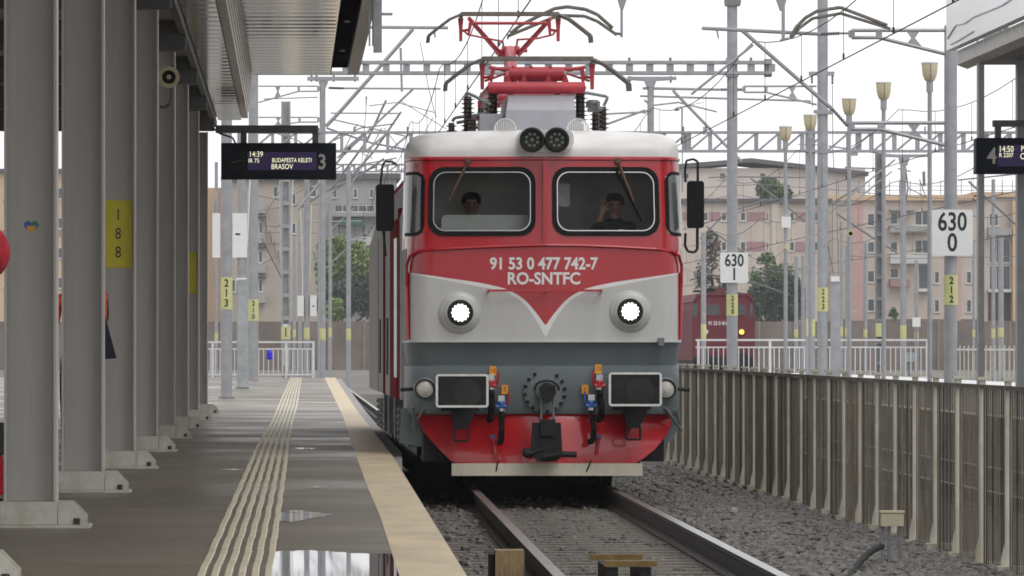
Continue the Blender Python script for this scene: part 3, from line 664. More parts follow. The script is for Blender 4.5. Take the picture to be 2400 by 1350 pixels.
# horn guards: round-topped slatted shields
for px in (1189, 1361):
    x0, x1, z0, z1 = fx(px-27), fx(px+27), fz(322), fz(272); b = MB()
    ol = [(x0, z0), (x1, z0)]+[((x0+x1)/2+(x1-x0)/2*math.cos(R(a)), z1-.125+.125*math.sin(R(a))) for a in range(0, 181, 15)]
    cx = (x0+x1)/2; cz = (z0+z1)/2; inn = [(cx+(x-cx)*.86, cz+(z-cz)*.9) for x, z in ol]
    b.ring(ol, inn, lambda x, z, o: (x, LD+.55-o, z), 0, .03)
    for k in range(11):
        xx = x0+(x1-x0)*(k+1)/12; zt = z1-.125+math.sqrt(max(0, .125**2-(xx-cx)**2))*.98; b.bx(xx-.0055, xx+.0055, LD+.53, LD+.545, z0+.01, zt-.004)
    b.bx(x0-.02, x1+.02, LD+.5, LD+.6, z0-.03, z0); b.build('horn_guard', ROOFW, loco)
    b = MB(); b.lathe([(.09, 0), (.05, .1), (.03, .3)], (cx+(.02 if px < 1278 else -.02), LD+.6, cz+.01), (0, 1, 0), 14); b.build('horn', BOXG, loco)
# buffers, lamps, coupler, cocks and hoses
for x0, x1, y0, y1 in ((1017, 1140, 876, 954), (1419, 1543, 872, 951)):
    a, c, z0, z1 = fx(x0), fx(x1), fz(y1), fz(y0); b = MB(); b.prism(rr(a, c, z0, z1, .03, 3), LD-.50, LD-.47); bf = b.build('buffer', DARK, loco)
    b = MB(); b.ring(rr(a, c, z0, z1, .035, 3), rr(a+.025, c-.025, z0+.024, z1-.024, .01, 3), lambda x, z, o: (x, LD-.50-o, z), 0, .003); b.build('white_border', M('buffer_white', (.76, .76, .72), .6, 0, .12, 14), bf)
    b = MB(); b.lathe([(.001, .004), (.14, .002), (.15, 0)], ((a+c)/2+.05, LD-.5, (z0+z1)/2-.03), (0, -1, 0), 24); b.build('worn_patch', M('worn_steel', (.034, .034, .033), .6, 0, spec=.25), bf)
    b = MB(); b.lathe([(.12, 0), (.12, .28), (.15, .29), (.15, .55)], ((a+c)/2, LD-.46, (z0+z1)/2), (0, 1, 0), 18); b.bx((a+c)/2-.2, (a+c)/2+.2, LD-.05, LD+.1, z0-.04, z1); b.build('buffer_stem', DARK, bf)
    b = MB(); cx = (a+c)/2; k = -.02
    b.prism([(cx-.12, z0), (cx+.16, z0), (cx+.13, z0-.12), (cx+.06, z0-.24), (cx-.06, z0-.24), (cx-.09, z0-.12)], LD-.12, LD+.03); b.build('bracket', DARK, bf)
    b = MB(); z = z0-.24; b.path([(cx-.07, LD-.1, z+.02), (cx-.07, LD-.12, z-.12), (cx+.08, LD-.12, z-.12), (cx+.08, LD-.1, z+.02)], .013, 6); b.build('step_loop', DARK, bf)
for px in (996, 1562):
    c = Vector(nosew(fx(px), fz(912)))+Vector((0, .05+(.05 if px else 0), 0)); b = MB(); b.lathe([(.125, -.1), (.125, .09), (.10, .10), (.095, .07), (.09, .068)], c, (0, -1, 0), 26); ml = b.build('marker_lamp', SLATE, loco, smooth=True)
    b = MB(); b.lathe([(.112, .075), (.108, .104), (.096, .104), (.094, .08)], c, (0, -1, 0), 22, 0, False); b.build('gasket', BLACK, ml)
    b = MB(); b.lathe([(.094, .08), (.06, .10), (.001, .107)], c, (0, -1, 0), 22); b.lathe([(.015, .1), (.012, .112)], c+Vector((.0, 0, -.02)), (0, -1, 0), 8); b.build('lens', CLEARL, ml, smooth=True)
    sg = -1 if px < 1278 else 1; b = MB(); b.tube(c+Vector((sg*.11, 0, 0)), c+Vector((sg*.26, .02, -.01)), .02); b.build('lamp_bracket', DARK, ml)
c = Vector((fx(1277), LD+.045, fz(918))); b = MB(); b.lathe([(.235, -.02), (.235, .008), (.11, .012), (.10, .05), (.09, .05)], c, (0, -1, 0), 40)
for k in range(16):
    an = R(22.5*k+8)
    if math.sin(an) > .93: continue
    b.lathe([(.022, .0), (.022, .03)], c+Vector((.215*math.cos(an), 0, .215*math.sin(an))), (0, -1, 0), 6, 1)
cp = b.build('coupler_plate', [SLATE, DARK], loco)
b = MB(); b.lathe([(.07, 0), (.07, .18), (.05, .2)], c+Vector((.02, 0, .03)), (0, -1, 0), 14); b.prism([(c.x-.07, c.z+.06), (c.x-.05, c.z-.06), (c.x, c.z-.12), (c.x+.05, c.z-.10), (c.x+.1, c.z-.02), (c.x+.09, c.z+.08)], LD-.34, LD-.16); b.build('draw_hook', DARK, cp)
b = MB(); b.path([c+Vector((.13*math.cos(R(a))+.01, -.17, .03+.09*math.sin(R(a)))) for a in range(-10, 191, 20)], .014, 6); b.build('shackle_ring', DARK, cp)
b = MB()
for dx in (-.055, .075): b.tube((c.x+dx, LD-.27, c.z-.02), (c.x+dx, LD-.24, fz(1002)), .014)
b.lathe([(.05, 0), (.05, .05)], (c.x+.01, LD-.24, fz(998)), (0, 1, 0), 12); b.build('coupling_link', GALVD, cp)
b = MB(); b.prism([(fx(1245), fz(990)), (fx(1310), fz(990)), (fx(1314), fz(1064)), (fx(1300), fz(1080)), (fx(1256), fz(1080)), (fx(1243), fz(1064))], LD-.32, LD-.12); b.prism([(fx(1262), fz(982)), (fx(1297), fz(982)), (fx(1297), fz(1020)), (fx(1262), fz(1020))], LD-.36, LD-.321); cb = b.build('screw_coupling', DARK, loco)
b = MB(); b.path([(fx(1270), LD-.36, fz(1070)), (fx(1310), LD-.38, fz(1063)), (fx(1346), LD-.38, fz(1064))], .033, 8); b.lathe([(.03, 0), (.055, .05), (.055, .09), (.02, .12)], (fx(1246), LD-.3, fz(1060)), (-1, 0, 0), 12); b.tube((fx(1246), LD-.3, fz(1060)), (fx(1270), LD-.3, fz(1052)), .03); b.build('coupling_handle', DARK, cb)
for px, py, mt, sg, hm in ((1150, 893, REDC, 1, 0), (1404, 893, REDC, -1, 0), (1174, 942, BLUEC, 1, 1), (1385, 940, BLUEC, -1, 1)):
    x, z = fx(px), fz(py); b = MB(); b.bx(x-.035, x+.035, LD-.06, LD+.02, z-.0, z+.07, 1); b.lathe([(.028, 0), (.045, .02), (.045, .06), (.03, .08)], (x, LD-.05, z-.07), (0, 0, 1), 10)
    b.tube((x-.06, LD-.06, z-.05), (x+.06, LD-.06, z-.05), .028); b.path([(x+sg*.05, LD-.07, z-.055), (x+sg*.075, LD-.08, z-.0), (x+sg*.075, LD-.08, z+.10)], .013, 6, 2 if (hm and sg > 0) else 0)
    b.build('brake_cock', [mt, CHROME, REDC], loco)
    b = MB(); k = .42 if hm else .40; xs = -.0 if hm else (.0)
    b.path([(x, LD-.08, z-.08), (x+sg*.0, LD-.12, z-.16), (x-(.0 if px < 1278 else -.02), LD-.13, z-.30), (x-sg*.005+(.01 if px > 1278 else 0), LD-.10, z-k), (x-.03, LD-.07, z-k-.02)], .033 if hm else .036, 8); b.lathe([(.045, 0), (.045, .03)], (x, LD-.08, z-.10), (0, 0, 1), 10, 1); b.build('air_hose', [BLACK, CHROME], loco)
    if hm:
        b = MB(); b.bx(x-.085*sg-.03, x-.085*sg+.03, LD+.06, LD+.12, fz(1030), fz(1020)); b.tube((x-.085*sg, LD+.06, fz(1025)), (x-.06*sg, LD+.05, fz(1065)), .018, None, 6, 1); b.build('hose_holder', [BLUEC, RED], loco)
for px, py, tx in ((1155, 869, '10'), (1402, 865, '10'), (1183, 913, '5'), (1371, 913, '6')):
    x, z = fx(px), fz(py); b = MB(); b.bx(x-.036, x+.036, LD+.02, LD+.05, z-.05, z+.05); tg = b.build('tag_plate', ORANGE, loco); text('digits', tx, .07, RED, tg, (x, LD+.0195, z), .9, .001)
# mirrors, wipers
for sg, (x0, x1, y0, y1), lo, hi in ((-1, (882, 925, 430, 540), [(900, 540), (905, 600)], [(893, 430), (897, 388), (903, 376), (918, 376), (931, 384)]), (1, (1616, 1655, 422, 533), [(1640, 533), (1640, 583), (1633, 590), (1618, 588), (1611, 575), (1612, 545)], [(1641, 422), (1641, 376), (1630, 370), (1614, 374), (1611, 400), (1612, 425)])):
    b = MB(); a, c_, z0, z1 = fx(x0), fx(x1), fz(y1), fz(y0); b.prism(rr(a, c_, z0, z1, .03, 3), LD+.28, LD+.40); mr = b.build('mirror', BLACK, loco)
    b = MB(); b.path([(fx(x), LD+.34, fz(y)) for x, y in hi], .014, 6); b.build('mirror_arm', DARK, mr); b = MB(); b.path([(fx(x), LD+.34, fz(y)) for x, y in lo], .016, 6); b.build('mirror_arm', DARK, mr)
COPPER = M('wiper_brown', (.13, .075, .045), .5)
for p0, p1, bl in (((1095, 376), (1050, 470), None), ((1452, 376), (1487, 472), ((1449, 400), (1506, 516)))):
    b = MB(); A = Vector(nosew(fx(p0[0]), fz(p0[1]), .05)); B = Vector(nosew(fx(p1[0]), fz(p1[1]), .05)); b.tube(A, B, .016, .011); b.lathe([(.035, -.03), (.03, .03)], A, (0, -1, 0), 12); wp = b.build('wiper_arm', COPPER, loco)
    if bl:
        b = MB(); b.tube(nosew(fx(bl[0][0]), fz(bl[0][1]), .03), nosew(fx(bl[1][0]), fz(bl[1][1]), .03), .015); b.build('wiper_blade', BLACK, wp)
# cab interior
b = MB(); b.bx(LX-1.4, LX-.03, LD+1.9, LD+1.95, 1.4, 3.6); b.build('bulkhead', CABD, loco)
b = MB(); b.bx(LX-.028, LX+1.4, LD+1.5, LD+1.55, 1.4, 3.6); b.build('bulkhead', CABG, loco)
b = MB(); b.bx(LX-1.3, LX+1.3, LD+.35, LD+1.9, 1.40, 1.45); b.bx(LX-.028, LX-.0, LD+.75, LD+1.5, 1.45, 3.57); b.build('cab_floor', CABD, loco)
b = MB(); b.prism([(fx(1034), 2.6), (fx(1244), 2.6), (fx(1246), 2.90), (fx(1238), 2.965), (fx(1046), 2.965), (fx(1036), 2.93)], LD+.32, LD+.62); b.bx(fx(1010), fx(1250), LD+.2, LD+.7, 2.5, 2.69); b.bx(fx(1300), fx(1540), LD+.2, LD+.6, 2.5, 2.74); b.build('control_desk', DASH, loco)
b = MB(); b.bx(fx(1312), fx(1344), LD+.74, LD+.745, fz(480), fz(425)); b.build('notice_sheet', FRAMEW, loco)
b = MB(); b.prism([(fx(1428), 2.742), (fx(1500), 2.742), (fx(1490), 2.79), (fx(1460), 2.81), (fx(1436), 2.79)], LD+.35, LD+.5); b.build('paper_bundle', SIGNW, loco)
# roof equipment
def RP(px, py, y): s = F/(LD+y); return Vector(((px-VX)/s+.0055*y, LD+y, CAMZ-(py-VY)/s))
b = MB(); y = 2.0
A = [RP(px, py, y) for px, py in ((1184, 306), (1352, 306), (1349, 258), (1187, 258))]; T = [RP(px, py, 2.6) for px, py in ((1192, 222), (1345, 222))]
vs = A+T+[Vector((T[0].x, LD+4.2, T[0].z)), Vector((T[1].x, LD+4.2, T[1].z)), Vector((A[0].x, LD+4.2, A[0].z)), Vector((A[1].x, LD+4.2, A[1].z))]
b.add(vs, [(0, 1, 2, 3), (3, 2, 5, 4), (4, 5, 7, 6), (0, 3, 4, 6, 8), (1, 9, 7, 5, 2), (8, 6, 7, 9)]); b.build('roof_box', BOXG, loco)
b = MB(); p = RP(1160, 300, 2.4); b.bx(p.x-.17, p.x+.08, p.y, p.y+.6, p.z-.1, p.z+.16); b.build('resistor_box', BOXG, loco)
for px, py0, py1, r, y, kk in ((1155, 272, 214, .10, 2.9, 7), (1360, 270, 214, .10, 2.9, 7), (1096, 305, 226, .09, 2.4, 9), (1107, 308, 276, .085, 2.2, 5), (1058, 308, 288, .07, 2.3, 3), (1412, 300, 250, .09, 3.6, 6), (1396, 302, 262, .08, 3.2, 5)):
    b = MB(); b.insul(RP(px, py0+14, y), RP(px, py1, y), r, kk); b.build('roof_insulator', BROWNI, loco)
b = MB()
for pl in ([(1094, 226), (1094, 217), (1118, 228), (1128, 236), (1145, 238)], [(1060, 285), (1066, 276), (1090, 273), (1130, 268)], [(1070, 288), (1100, 282), (1140, 262)], [(1372, 217), (1422, 226), (1424, 230), (1415, 248)], [(1388, 240), (1400, 238), (1404, 258), (1414, 252)], [(1130, 250), (1132, 240), (1150, 245)]):
    b.path([RP(x, y, 2.6) for x, y in pl], .02, 6)
b.lathe([(.05, 0), (.08, .03), (.08, .08), (.05, .1)], RP(1390, 255, 2.7), (0, 0, 1), 10); b.bx(RP(1378, 250, 2.7).x, RP(1404, 250, 2.7).x, LD+2.65, LD+2.8, RP(0, 262, 2.7).z, RP(0, 240, 2.7).z); b.build('busbar', GALVD, loco)
b = MB(); p = RP(1125, 276, 2.8); b.bx(p.x-.12, p.x+.12, p.y, p.y+.1, p.z-.02, p.z+.04); q = RP(1126, 243, 2.8); b.bx(q.x-.03, q.x+.03, q.y, q.y+.06, q.z-.04, q.z+.03); b.build('isolator_switch', PANTO, loco)
def head(pan, cx, y, zt, tilt=0):
    b = MB(); hz = [(-1.04, -.36), (-1.03, -.27), (-.93, -.19), (-.76, -.06), (-.62, 0), (.62, 0), (.76, -.06), (.93, -.19), (1.03, -.27), (1.04, -.36)]
    for dy in (-.22, .22): b.path([Vector((cx+x, LD+y+dy, zt+z+(.02 if dy > 0 else 0))) for x, z in hz], .02, 6)
    b.bx(cx-.62, cx+.62, LD+y-.25, LD+y-.19, zt-.015, zt+.03); b.bx(cx-.62, cx+.62, LD+y+.19, LD+y+.25, zt+.005, zt+.05)
    for sg in (-1, 1): b.bx(cx+sg*.62-.02, cx+sg*.62+.02, LD+y-.2, LD+y+.2, zt-.06, zt-.02)
    hd = b.build('collector_head', PANTOG, pan)
    b = MB()
    for sg in (-1, 1):
        x = cx+sg*.62; b.prism([(x-.035, zt-.04), (x+.035, zt-.04), (x+.022, zt-.16), (x+.018, zt-.33), (x-.018, zt-.33), (x-.022, zt-.16)], LD+y-.05, LD+y+.05)
        xi = cx+sg*.5; b.prism([(xi-.02, zt-.09), (xi+.03, zt-.09), (xi+.01+sg*.02, zt-.26), (xi-.015+sg*.02, zt-.26)], LD+y-.03, LD+y+.03)
        b.tube((x-sg*.0, LD+y, zt-.2), (xi, LD+y, zt-.18), .018)
    b.tube((cx-.5, LD+y, zt-.1), (cx+.5, LD+y, zt-.1), .02); b.build('head_support', PANTO, hd); return hd
# front pantograph, folded down
pan = loco; y = 2.9; cx = RP(1259, 0, y).x; s = F/(LD+y); zt = RP(0, 141, y).z
hd = head(pan, cx, y, zt)
b = MB(); a = RP(1144, 206, y-.3); c = RP(1371, 206, y-.3); b.tube(a, c, .068, None, 14); b.tube(a+Vector((0, 2.2, 0)), c+Vector((0, 2.2, 0)), .055, None, 12)
for px in (1150, 1365): p = RP(px, 206, y-.3); b.tube(p, p+Vector((0, 2.2, 0)), .045)
pf = b.build('pantograph_frame', PANTO, loco, smooth=True)
b = MB(); b.tube(RP(1192, 175, y), RP(1322, 175, y), .075, None, 14); b.tube(RP(1215, 190, y+.1), RP(1305, 190, y+.1), .05, None, 12); b.tube(RP(1160, 160, y), RP(1360, 160, y), .016)
for px in (1190, 1228, 1285, 1325): p = RP(px, 182, y-.1); b.prism([(p.x-.055, p.z-.10), (p.x+.055, p.z-.10), (p.x+.012, p.z+.03), (p.x-.012, p.z+.03)], p.y-.02, p.y+.02)
for x0, x1 in ((1186, 1136), (1328, 1382)): b.tube(RP(x0, 172, y), RP(x1, 190 if x1 < 1278 else 190, y), .014); b.tube(RP(x0, 165, y), RP(x1+(10 if x1 < 1278 else -10), 157, y), .02)
for px in (1203, 1245, 1290): b.tube(RP(px, 205, y), RP(px, 155, y), .02)
for px in (1198, 1308): b.bx(RP(px-9, 0, y).x, RP(px+5, 0, y).x, LD+y, LD+y+.1, RP(0, 222, y).z, RP(0, 212, y).z)
b.build('folded_arm', PANTO, pf, smooth=True)
# rear pantograph, raised to the wire
y = 10.6; cx = RP(1194, 0, y).x; zt = RP(0, 36, y).z; hd = head(pan, cx, y, zt)
b = MB(); kn = [RP(1172, 120, y+1.2), RP(1220, 120, y+1.2)]
b.tube(RP(1100, 44, y), RP(1172, 126, y+1.2), .028, .036, 10); b.tube(RP(1290, 44, y), RP(1216, 126, y+1.2), .028, .036, 10)
b.tube(RP(1176, 117, y+1.2), RP(1218, 117, y+1.2), .05, None, 12); b.tube(RP(1160, 119, y+1.2), RP(1236, 119, y+1.2), .022)
b.tube(RP(1196, 120, y+1.2), RP(1197, 190, y-.8), .075, .09, 12); b.tube(RP(1165, 120, y+1.2), RP(1180, 134, y+1.2), .04)
b.path([RP(1087, 72, y), RP(1096, 81, y), RP(1140, 90, y), RP(1178, 97, y), RP(1181, 112, y+1)], .014, 6); b.path([RP(1302, 70, y), RP(1297, 81, y), RP(1260, 90, y), RP(1213, 93, y), RP(1210, 112, y+1)], .014, 6)
b.build('raised_arm', PANTO, hd, smooth=True)
b = MB(); p = RP(1196, 215, y); b.bx(p.x-.36, p.x+.36, LD+y-1.2, LD+y-1.05, p.z-.15, p.z-.02); b.bx(p.x-.36, p.x+.36, LD+y+1, LD+y+1.15, p.z-.15, p.z-.02); b.bx(p.x-.1, p.x+.1, LD+y-1.05, LD+y+1, p.z-.14, p.z-.03)
for dx in (-.33, .33):
    for dy in (-1.1, 1.05): b.insul((p.x+dx, LD+y+dy, 3.7), (p.x+dx, LD+y+dy, p.z-.15), .09, 6, 1)
b.build('rear_pantograph_base', [PANTO, BROWNI], loco)
# bogies and springs
for y in (3.0, 14.0):
    b = MB(); b.bx(LX-1.35, LX-1.2, LD+y-1.9, LD+y+2.9, .35, .75); b.bx(LX+1.2, LX+1.35, LD+y-1.9, LD+y+2.9, .35, .75); bg_ = b.build('bogie', DARK, loco)
    for yy in (-1.3, .5, 2.3):
        for sx in (-.75, .75):
            b = MB(); b.lathe([(.625, -.06), (.625, .06)], (LX+sx, LD+y+yy, .625), (1, 0, 0), 28); b.lathe([(.655, 0), (.655, .03)], (LX+sx-(.08 if sx > 0 else -.05), LD+y+yy, .625), (1, 0, 0), 28); b.build('wheel', RAILSIDE, bg_)
    for yy in (-1.5, -1.0, .3, .8, 2.1, 2.5):
        b = MB()
        for k in range(5): b.lathe([(.07, 0), (.09, .03), (.07, .06)], (LX-1.38, LD+y+yy, .45+.08*k), (0, 0, 1), 12)
        b.build('coil_spring', GALVD, bg_)
for y in (.9, 1.6, 6.5, 9.5, 12): b = MB(); b.bx(LX-1.46, LX-1.30, LD+y, LD+y+.35, .45, .95); b.build('equipment_box', GALVD, loco)
loco.rotation_euler.z = .0055
# ================================================================== MASTS, GANTRIES, WIRES
def mast(px, wpx, ytop, s, zb, label, plate=None, num='', kind='round', name='catenary_mast', group=None, mat=None):
    p = W(px, VY, s); r = wpx/2/s; zt = CAMZ-(ytop-VY)/s; mat = mat or GALV
    t = thing(name, (p.x, p.y, zb), label, 'mast', group)
    b = MB()
    if kind == 'round': b.tube((p.x, p.y, zb-.3), (p.x, p.y, zt), r*1.03, r*.97, 16)
    elif kind == 'H':
        b.bx(p.x-r, p.x-r*.6, p.y-r, p.y+r, zb-.3, zt); b.bx(p.x+r*.6, p.x+r, p.y-r, p.y+r, zb-.3, zt); b.bx(p.x-r*.6, p.x+r*.6, p.y-.02, p.y+.02, zb-.3, zt)
        for k in range(int((zt-zb)/.9)): b.bx(p.x-r*.6, p.x+r*.6, p.y-r, p.y-r+.015, zb+.2+.9*k, zb+.36+.9*k)
    else: b.bx(p.x-r, p.x+r, p.y-r, p.y+r, zb-.3, zt)
    b.build('pole', mat, t, smooth=kind == 'round')
    if plate:
        z1 = CAMZ-(plate[0]-VY)/s; z0 = CAMZ-(plate[1]-VY)/s; b = MB()
        if kind == 'round': b.tube((p.x, p.y, z0), (p.x, p.y, z1), r*1.07, None, 16)
        else: b.bx(p.x-r*.98, p.x+r*.98, p.y-r-.012, p.y-r-.002, z0, z1)
        pl = b.build('number_plate', PLQ, t)
        if num: text('digits', '\n'.join(num), (z1-z0)/len(num)*.98, INK, pl, (p.x, p.y-r*1.08-.004, (z0+z1)/2), .85, .002, .004, .95)
    if zb < 1 and s > 70:
        b = MB(); b.bx(p.x-r*1.5, p.x+r*1.5, p.y-r*1.5, p.y+r*1.5, zb, zb+.03); b.build('foot_plate', GALVD, t)
    return t
def tubes(t, name, s, lines, mat=None, off=0, n=7):      # each line = (radius, [(px,py), ...]) in the vertical plane of the mast
    for r, pts in lines:
        b = MB(); b.path([W(x, y, s)+Vector((0, off, 0)) for x, y in pts], r, n); b.build(name, mat or GALV, t)
def insulators(t, s, lst):
    for p0, p1, r, k in lst:
        b = MB(); b.insul(W(*p0, s), W(*p1, s), r, k); b.build('insulator', BROWNI if r > .07 else GALVD, t)
def flat(t, name, s, pts, th=.05, mat=None):
    b = MB(); q = [W(x, y, s) for x, y in pts]; b.prism([(v.x, v.z) for v in q], q[0].y-th/2, q[0].y+th/2); b.build(name, mat or GALV, t)
def bracket(t, s, x0, x1, xr, yt, y1, y2):               # slotted plate arm tapering down to the mast at xr
    b = MB(); P = lambda x, y: W(x, y, s); r = .035
    b.path([P(x0, yt), P(xr, yt)], r, 6); b.path([P(x0, y1), P(x1, y1), P(xr, y2)], r, 6)
    for x in (x0, x1): q, u = P(x, yt), P(x, y1); b.bx(q.x-.05, q.x+.05, q.y-.03, q.y+.03, u.z, q.z)
    xm = x1+(xr-x1)*.52; ym = y1+(y2-y1)*.52; q, u = P(xm, yt), P(xm, ym); h = (u.z-q.z); 
    b.prism([(q.x-.12, q.z), (q.x+.12, q.z), (q.x+.03, q.z+h*.5), (u.x+.14, u.z), (u.x-.14, u.z), (q.x-.03, q.z+h*.5)], q.y-.02, q.y+.02)
    b.build('bracket_arm', GALV, t)
# --- right-hand side
def sign(t, px0, px1, y0, y1, s, a, c, dy):
    p = W(px0, y1, s); q = W(px1, y0, s); y = p.y-dy; b = MB(); b.prism(rr(p.x, q.x, p.z, q.z, .03, 3), y-.012, y); sg = b.build('kilometre_sign', SIGNW, t)
    h = q.z-p.z; cx = (p.x+q.x)/2; text('digits', a, h*.56, INK, sg, (cx, y-.0125, p.z+h*.72), .76, .002, .008); text('digits', c, h*.56, INK, sg, (cx, y-.0125, p.z+h*.27), .80, .002, .008)
m = mast(2228, 31, 60, 140, -.3, 'thick grey mast with the large white sign 630 0 and plate 212', (645, 715), '212')
sign(m, 2181, 2277, 492, 600, 140, '630', '0', .16)
tubes(m, 'cantilever_tube', 140, [(.032, [(1645, 66), (1925, 80)]), (.034, [(1740, 72), (1950, 255)]), (.022, [(1765, 105), (1620, 221)]), (.02, [(1968, 78), (1992, 78)])])
insulators(m, 140, [((1925, 80), (1968, 78), .045, 8), ((1950, 255), (1987, 296), .045, 8)])
bracket(m, 140, 1996, 2060, 2214, 71, 88, 126); bracket(m, 140, 1996, 2064, 2214, 288, 303, 340)
tubes(m, 'registration_arm', 140, [(.03, [(1848, 92), (1862, 66), (1884, 44), (1912, 28), (1965, 20), (2075, 62)]), (.026, [(1850, 92), (1870, 68), (1900, 46), (1966, 34), (2082, 70)])], PANTOG, -.3)
tubes(m, 'drop_arm', 140, [(.03, [(1832, -30), (1832, 96)])], None, -.3); flat(m, 'drop_arm_head', 140, [(1818, -2), (1844, -2), (1836, 26), (1828, 26)]); tubes(m, 'clamp', 140, [(.02, [(1828, 95), (1848, 90)])])
tubes(m, 'dropper', 140, [(.015, [(1680, 70), (1682, 80), (1684, 90)])])
m = mast(1716, 25, -60, 103, -.3, 'grey mast with the small white sign 630 1 right of the locomotive', (690, 740), '220')
sign(m, 1687, 1752, 592, 663, 103, '630', '1', .14)
flat(m, 'collar', 103, [(1698, 0), (1736, 0), (1734, 14), (1700, 14)], .35, GALVD); flat(m, 'collar', 103, [(1702, 136), (1730, 136), (1730, 146), (1702, 146)], .32); flat(m, 'collar', 103, [(1702, 168), (1730, 168), (1730, 180), (1702, 180)], .32)
m = mast(1928, 25, -60, 80, -.3, 'tall grey mast with crossarm and plate 223 behind the fence', (674, 730), '223')
flat(m, 'crossarm', 80, [(1896, 168), (1955, 168), (1955, 177), (1896, 177)], .2); insulators(m, 80, [((1903, 177), (1903, 196), .05, 3), ((1951, 177), (1951, 198), .05, 3)])
tubes(m, 'stay_wire', 80, [(.012, [(1951, 200), (1952, 350), (1955, 405)]), (.014, [(1916, 260), (1925, 480), (1938, 560), (1953, 640)]), (.014, [(1903, 200), (1904, 250)])], GALVD)
tubes(m, 'cantilever_tube', 80, [(.04, [(1506, 207), (1690, 210)]), (.03, [(1500, 225), (1900, 237)]), (.045, [(1577, 212), (1737, 378)]), (.025, [(1530, 247), (1590, 240), (1680, 262)])])
insulators(m, 80, [((1690, 210), (1740, 210), .07, 8)])
bracket(m, 80, 1744, 1795, 1914, 202, 216, 245); flat(m, 'mast_cap', 80, [(1908, 258), (1950, 258), (1950, 268), (1908, 268)], .4)
flat(m, 'weight_guide', 80, [(1948, 652), (1968, 652), (1970, 900), (1946, 900)], .12); flat(m, 'weight_frame', 80, [(1947, 648), (1967, 648), (1967, 660), (1947, 660)], .2, SIGNW); tubes(m, 'pulley_wire', 80, [(.012, [(1950, 640), (1951, 480)]), (.012, [(1965, 640), (1960, 420)])], GALVD)
m = mast(1899, 21, 283, 75, -.3, 'square grey gantry leg between two lamp posts, with a pale number plate', (748, 788), '', 'box')
m = mast(2060, 17, 360, 56, -.3, 'dark ribbed steel mast beyond the white railing', (757, 789), '', 'H', mat=GALVD); tubes(m, 'cantilever_tube', 56, [(.03, [(2052, 395), (1980, 392)]), (.03, [(2060, 370), (2075, 372)])]); flat(m, 'crossarm', 56, [(1990, 365), (2010, 365), (2010, 357), (1990, 357)], .2)
m = mast(2117, 14, 372, 58, -.3, 'slim grey mast with a flared T head right of the dark mast', (762, 800), '')
flat(m, 't_head', 58, [(2076, 362), (2176, 362), (2176, 368), (2132, 369), (2126, 388), (2110, 388), (2106, 369), (2076, 368)], .2)
tubes(m, 'cantilever_tube', 58, [(.035, [(2110, 366), (1942, 342)]), (.035, [(2098, 374), (1960, 485), (1945, 500)]), (.03, [(2090, 402), (1975, 495)]), (.02, [(1940, 340), (1870, 338)])])
tubes(m, 'pole_clutter', 58, [(.03, [(2122, 390), (2128, 440), (2124, 470)]), (.02, [(2128, 440), (2170, 462), (2155, 420)]), (.025, [(2104, 395), (2135, 402)]), (.06, [(2165, 402), (2166, 436)])], GALVD)
MR = [(1649, 12, 545, 62, 'slim grey mast just right of the hanging mirror', (760, 795)), (1866, 9, 600, 52, 'thin mast in front of the dark hedge', (772, 790)), (1882, 9, 600, 54, 'thin mast right of the hedge, close to the gantry leg', None),
      (1972, 8, 520, 50, 'thin mast behind the plate 223 mast', (765, 788)), (1986, 11, 575, 58, 'thin mast in front of the salmon wall strip', (768, 788)), (2028, 9, 570, 48, 'thin mast in front of the pink building, left of the dark mast', (772, 790)),
      (2148, 9, 610, 50, 'thin mast below the balconies of the pink building', (778, 792)), (2282, 7, 568, 47, 'dark thin mast right of the large 630 0 sign', (772, 790)), (2328, 9, 420, 50, 'thin mast left of the garage of the peach building', (770, 792)),
      (2346, 13, 555, 56, 'grey mast in front of the peach building garage', (768, 790)), (1990, 10, 360, 66, 'mast standing behind the middle lamp post', None), (1842, 8, 430, 46, 'thin mast with a small speaker by the front pink building', None)]
for px, wp, yt, s, lb, pl in MR: mast(px, wp, yt, s, -.3, lb, pl, '')
t = mast(1841, 8, 500, 104.5, .55, 'short pole with white box and small horn below the first lamp', None, '', name='equipment_pole'); 
flat(t, 'box', 104.5, [(1832, 508), (1853, 508), (1853, 534), (1832, 534)], .15, SIGNW); p = W(1843, 578, 104.5); b = MB(); b.lathe([(.07, 0), (.06, .03), (.03, .15)], p-Vector((0, .25, 0)), (0, 1, 0), 14); b.build('horn', HORNM, t)
p = W(1990, 548, 118); t = thing('loudspeaker', p, 'small cream horn on the third lamp post, low on the pole', 'loudspeaker'); b = MB(); b.lathe([(.07, 0), (.06, .03), (.03, .15)], p-Vector((0, .3, 0)), (0, 1, 0), 14); b.build('horn', HORNM, t); b = MB(); b.lathe([(.04, 0), (.04, .004)], p-Vector((0, .306, 0)), (0, 1, 0), 10); b.build('throat', BLACK, t)
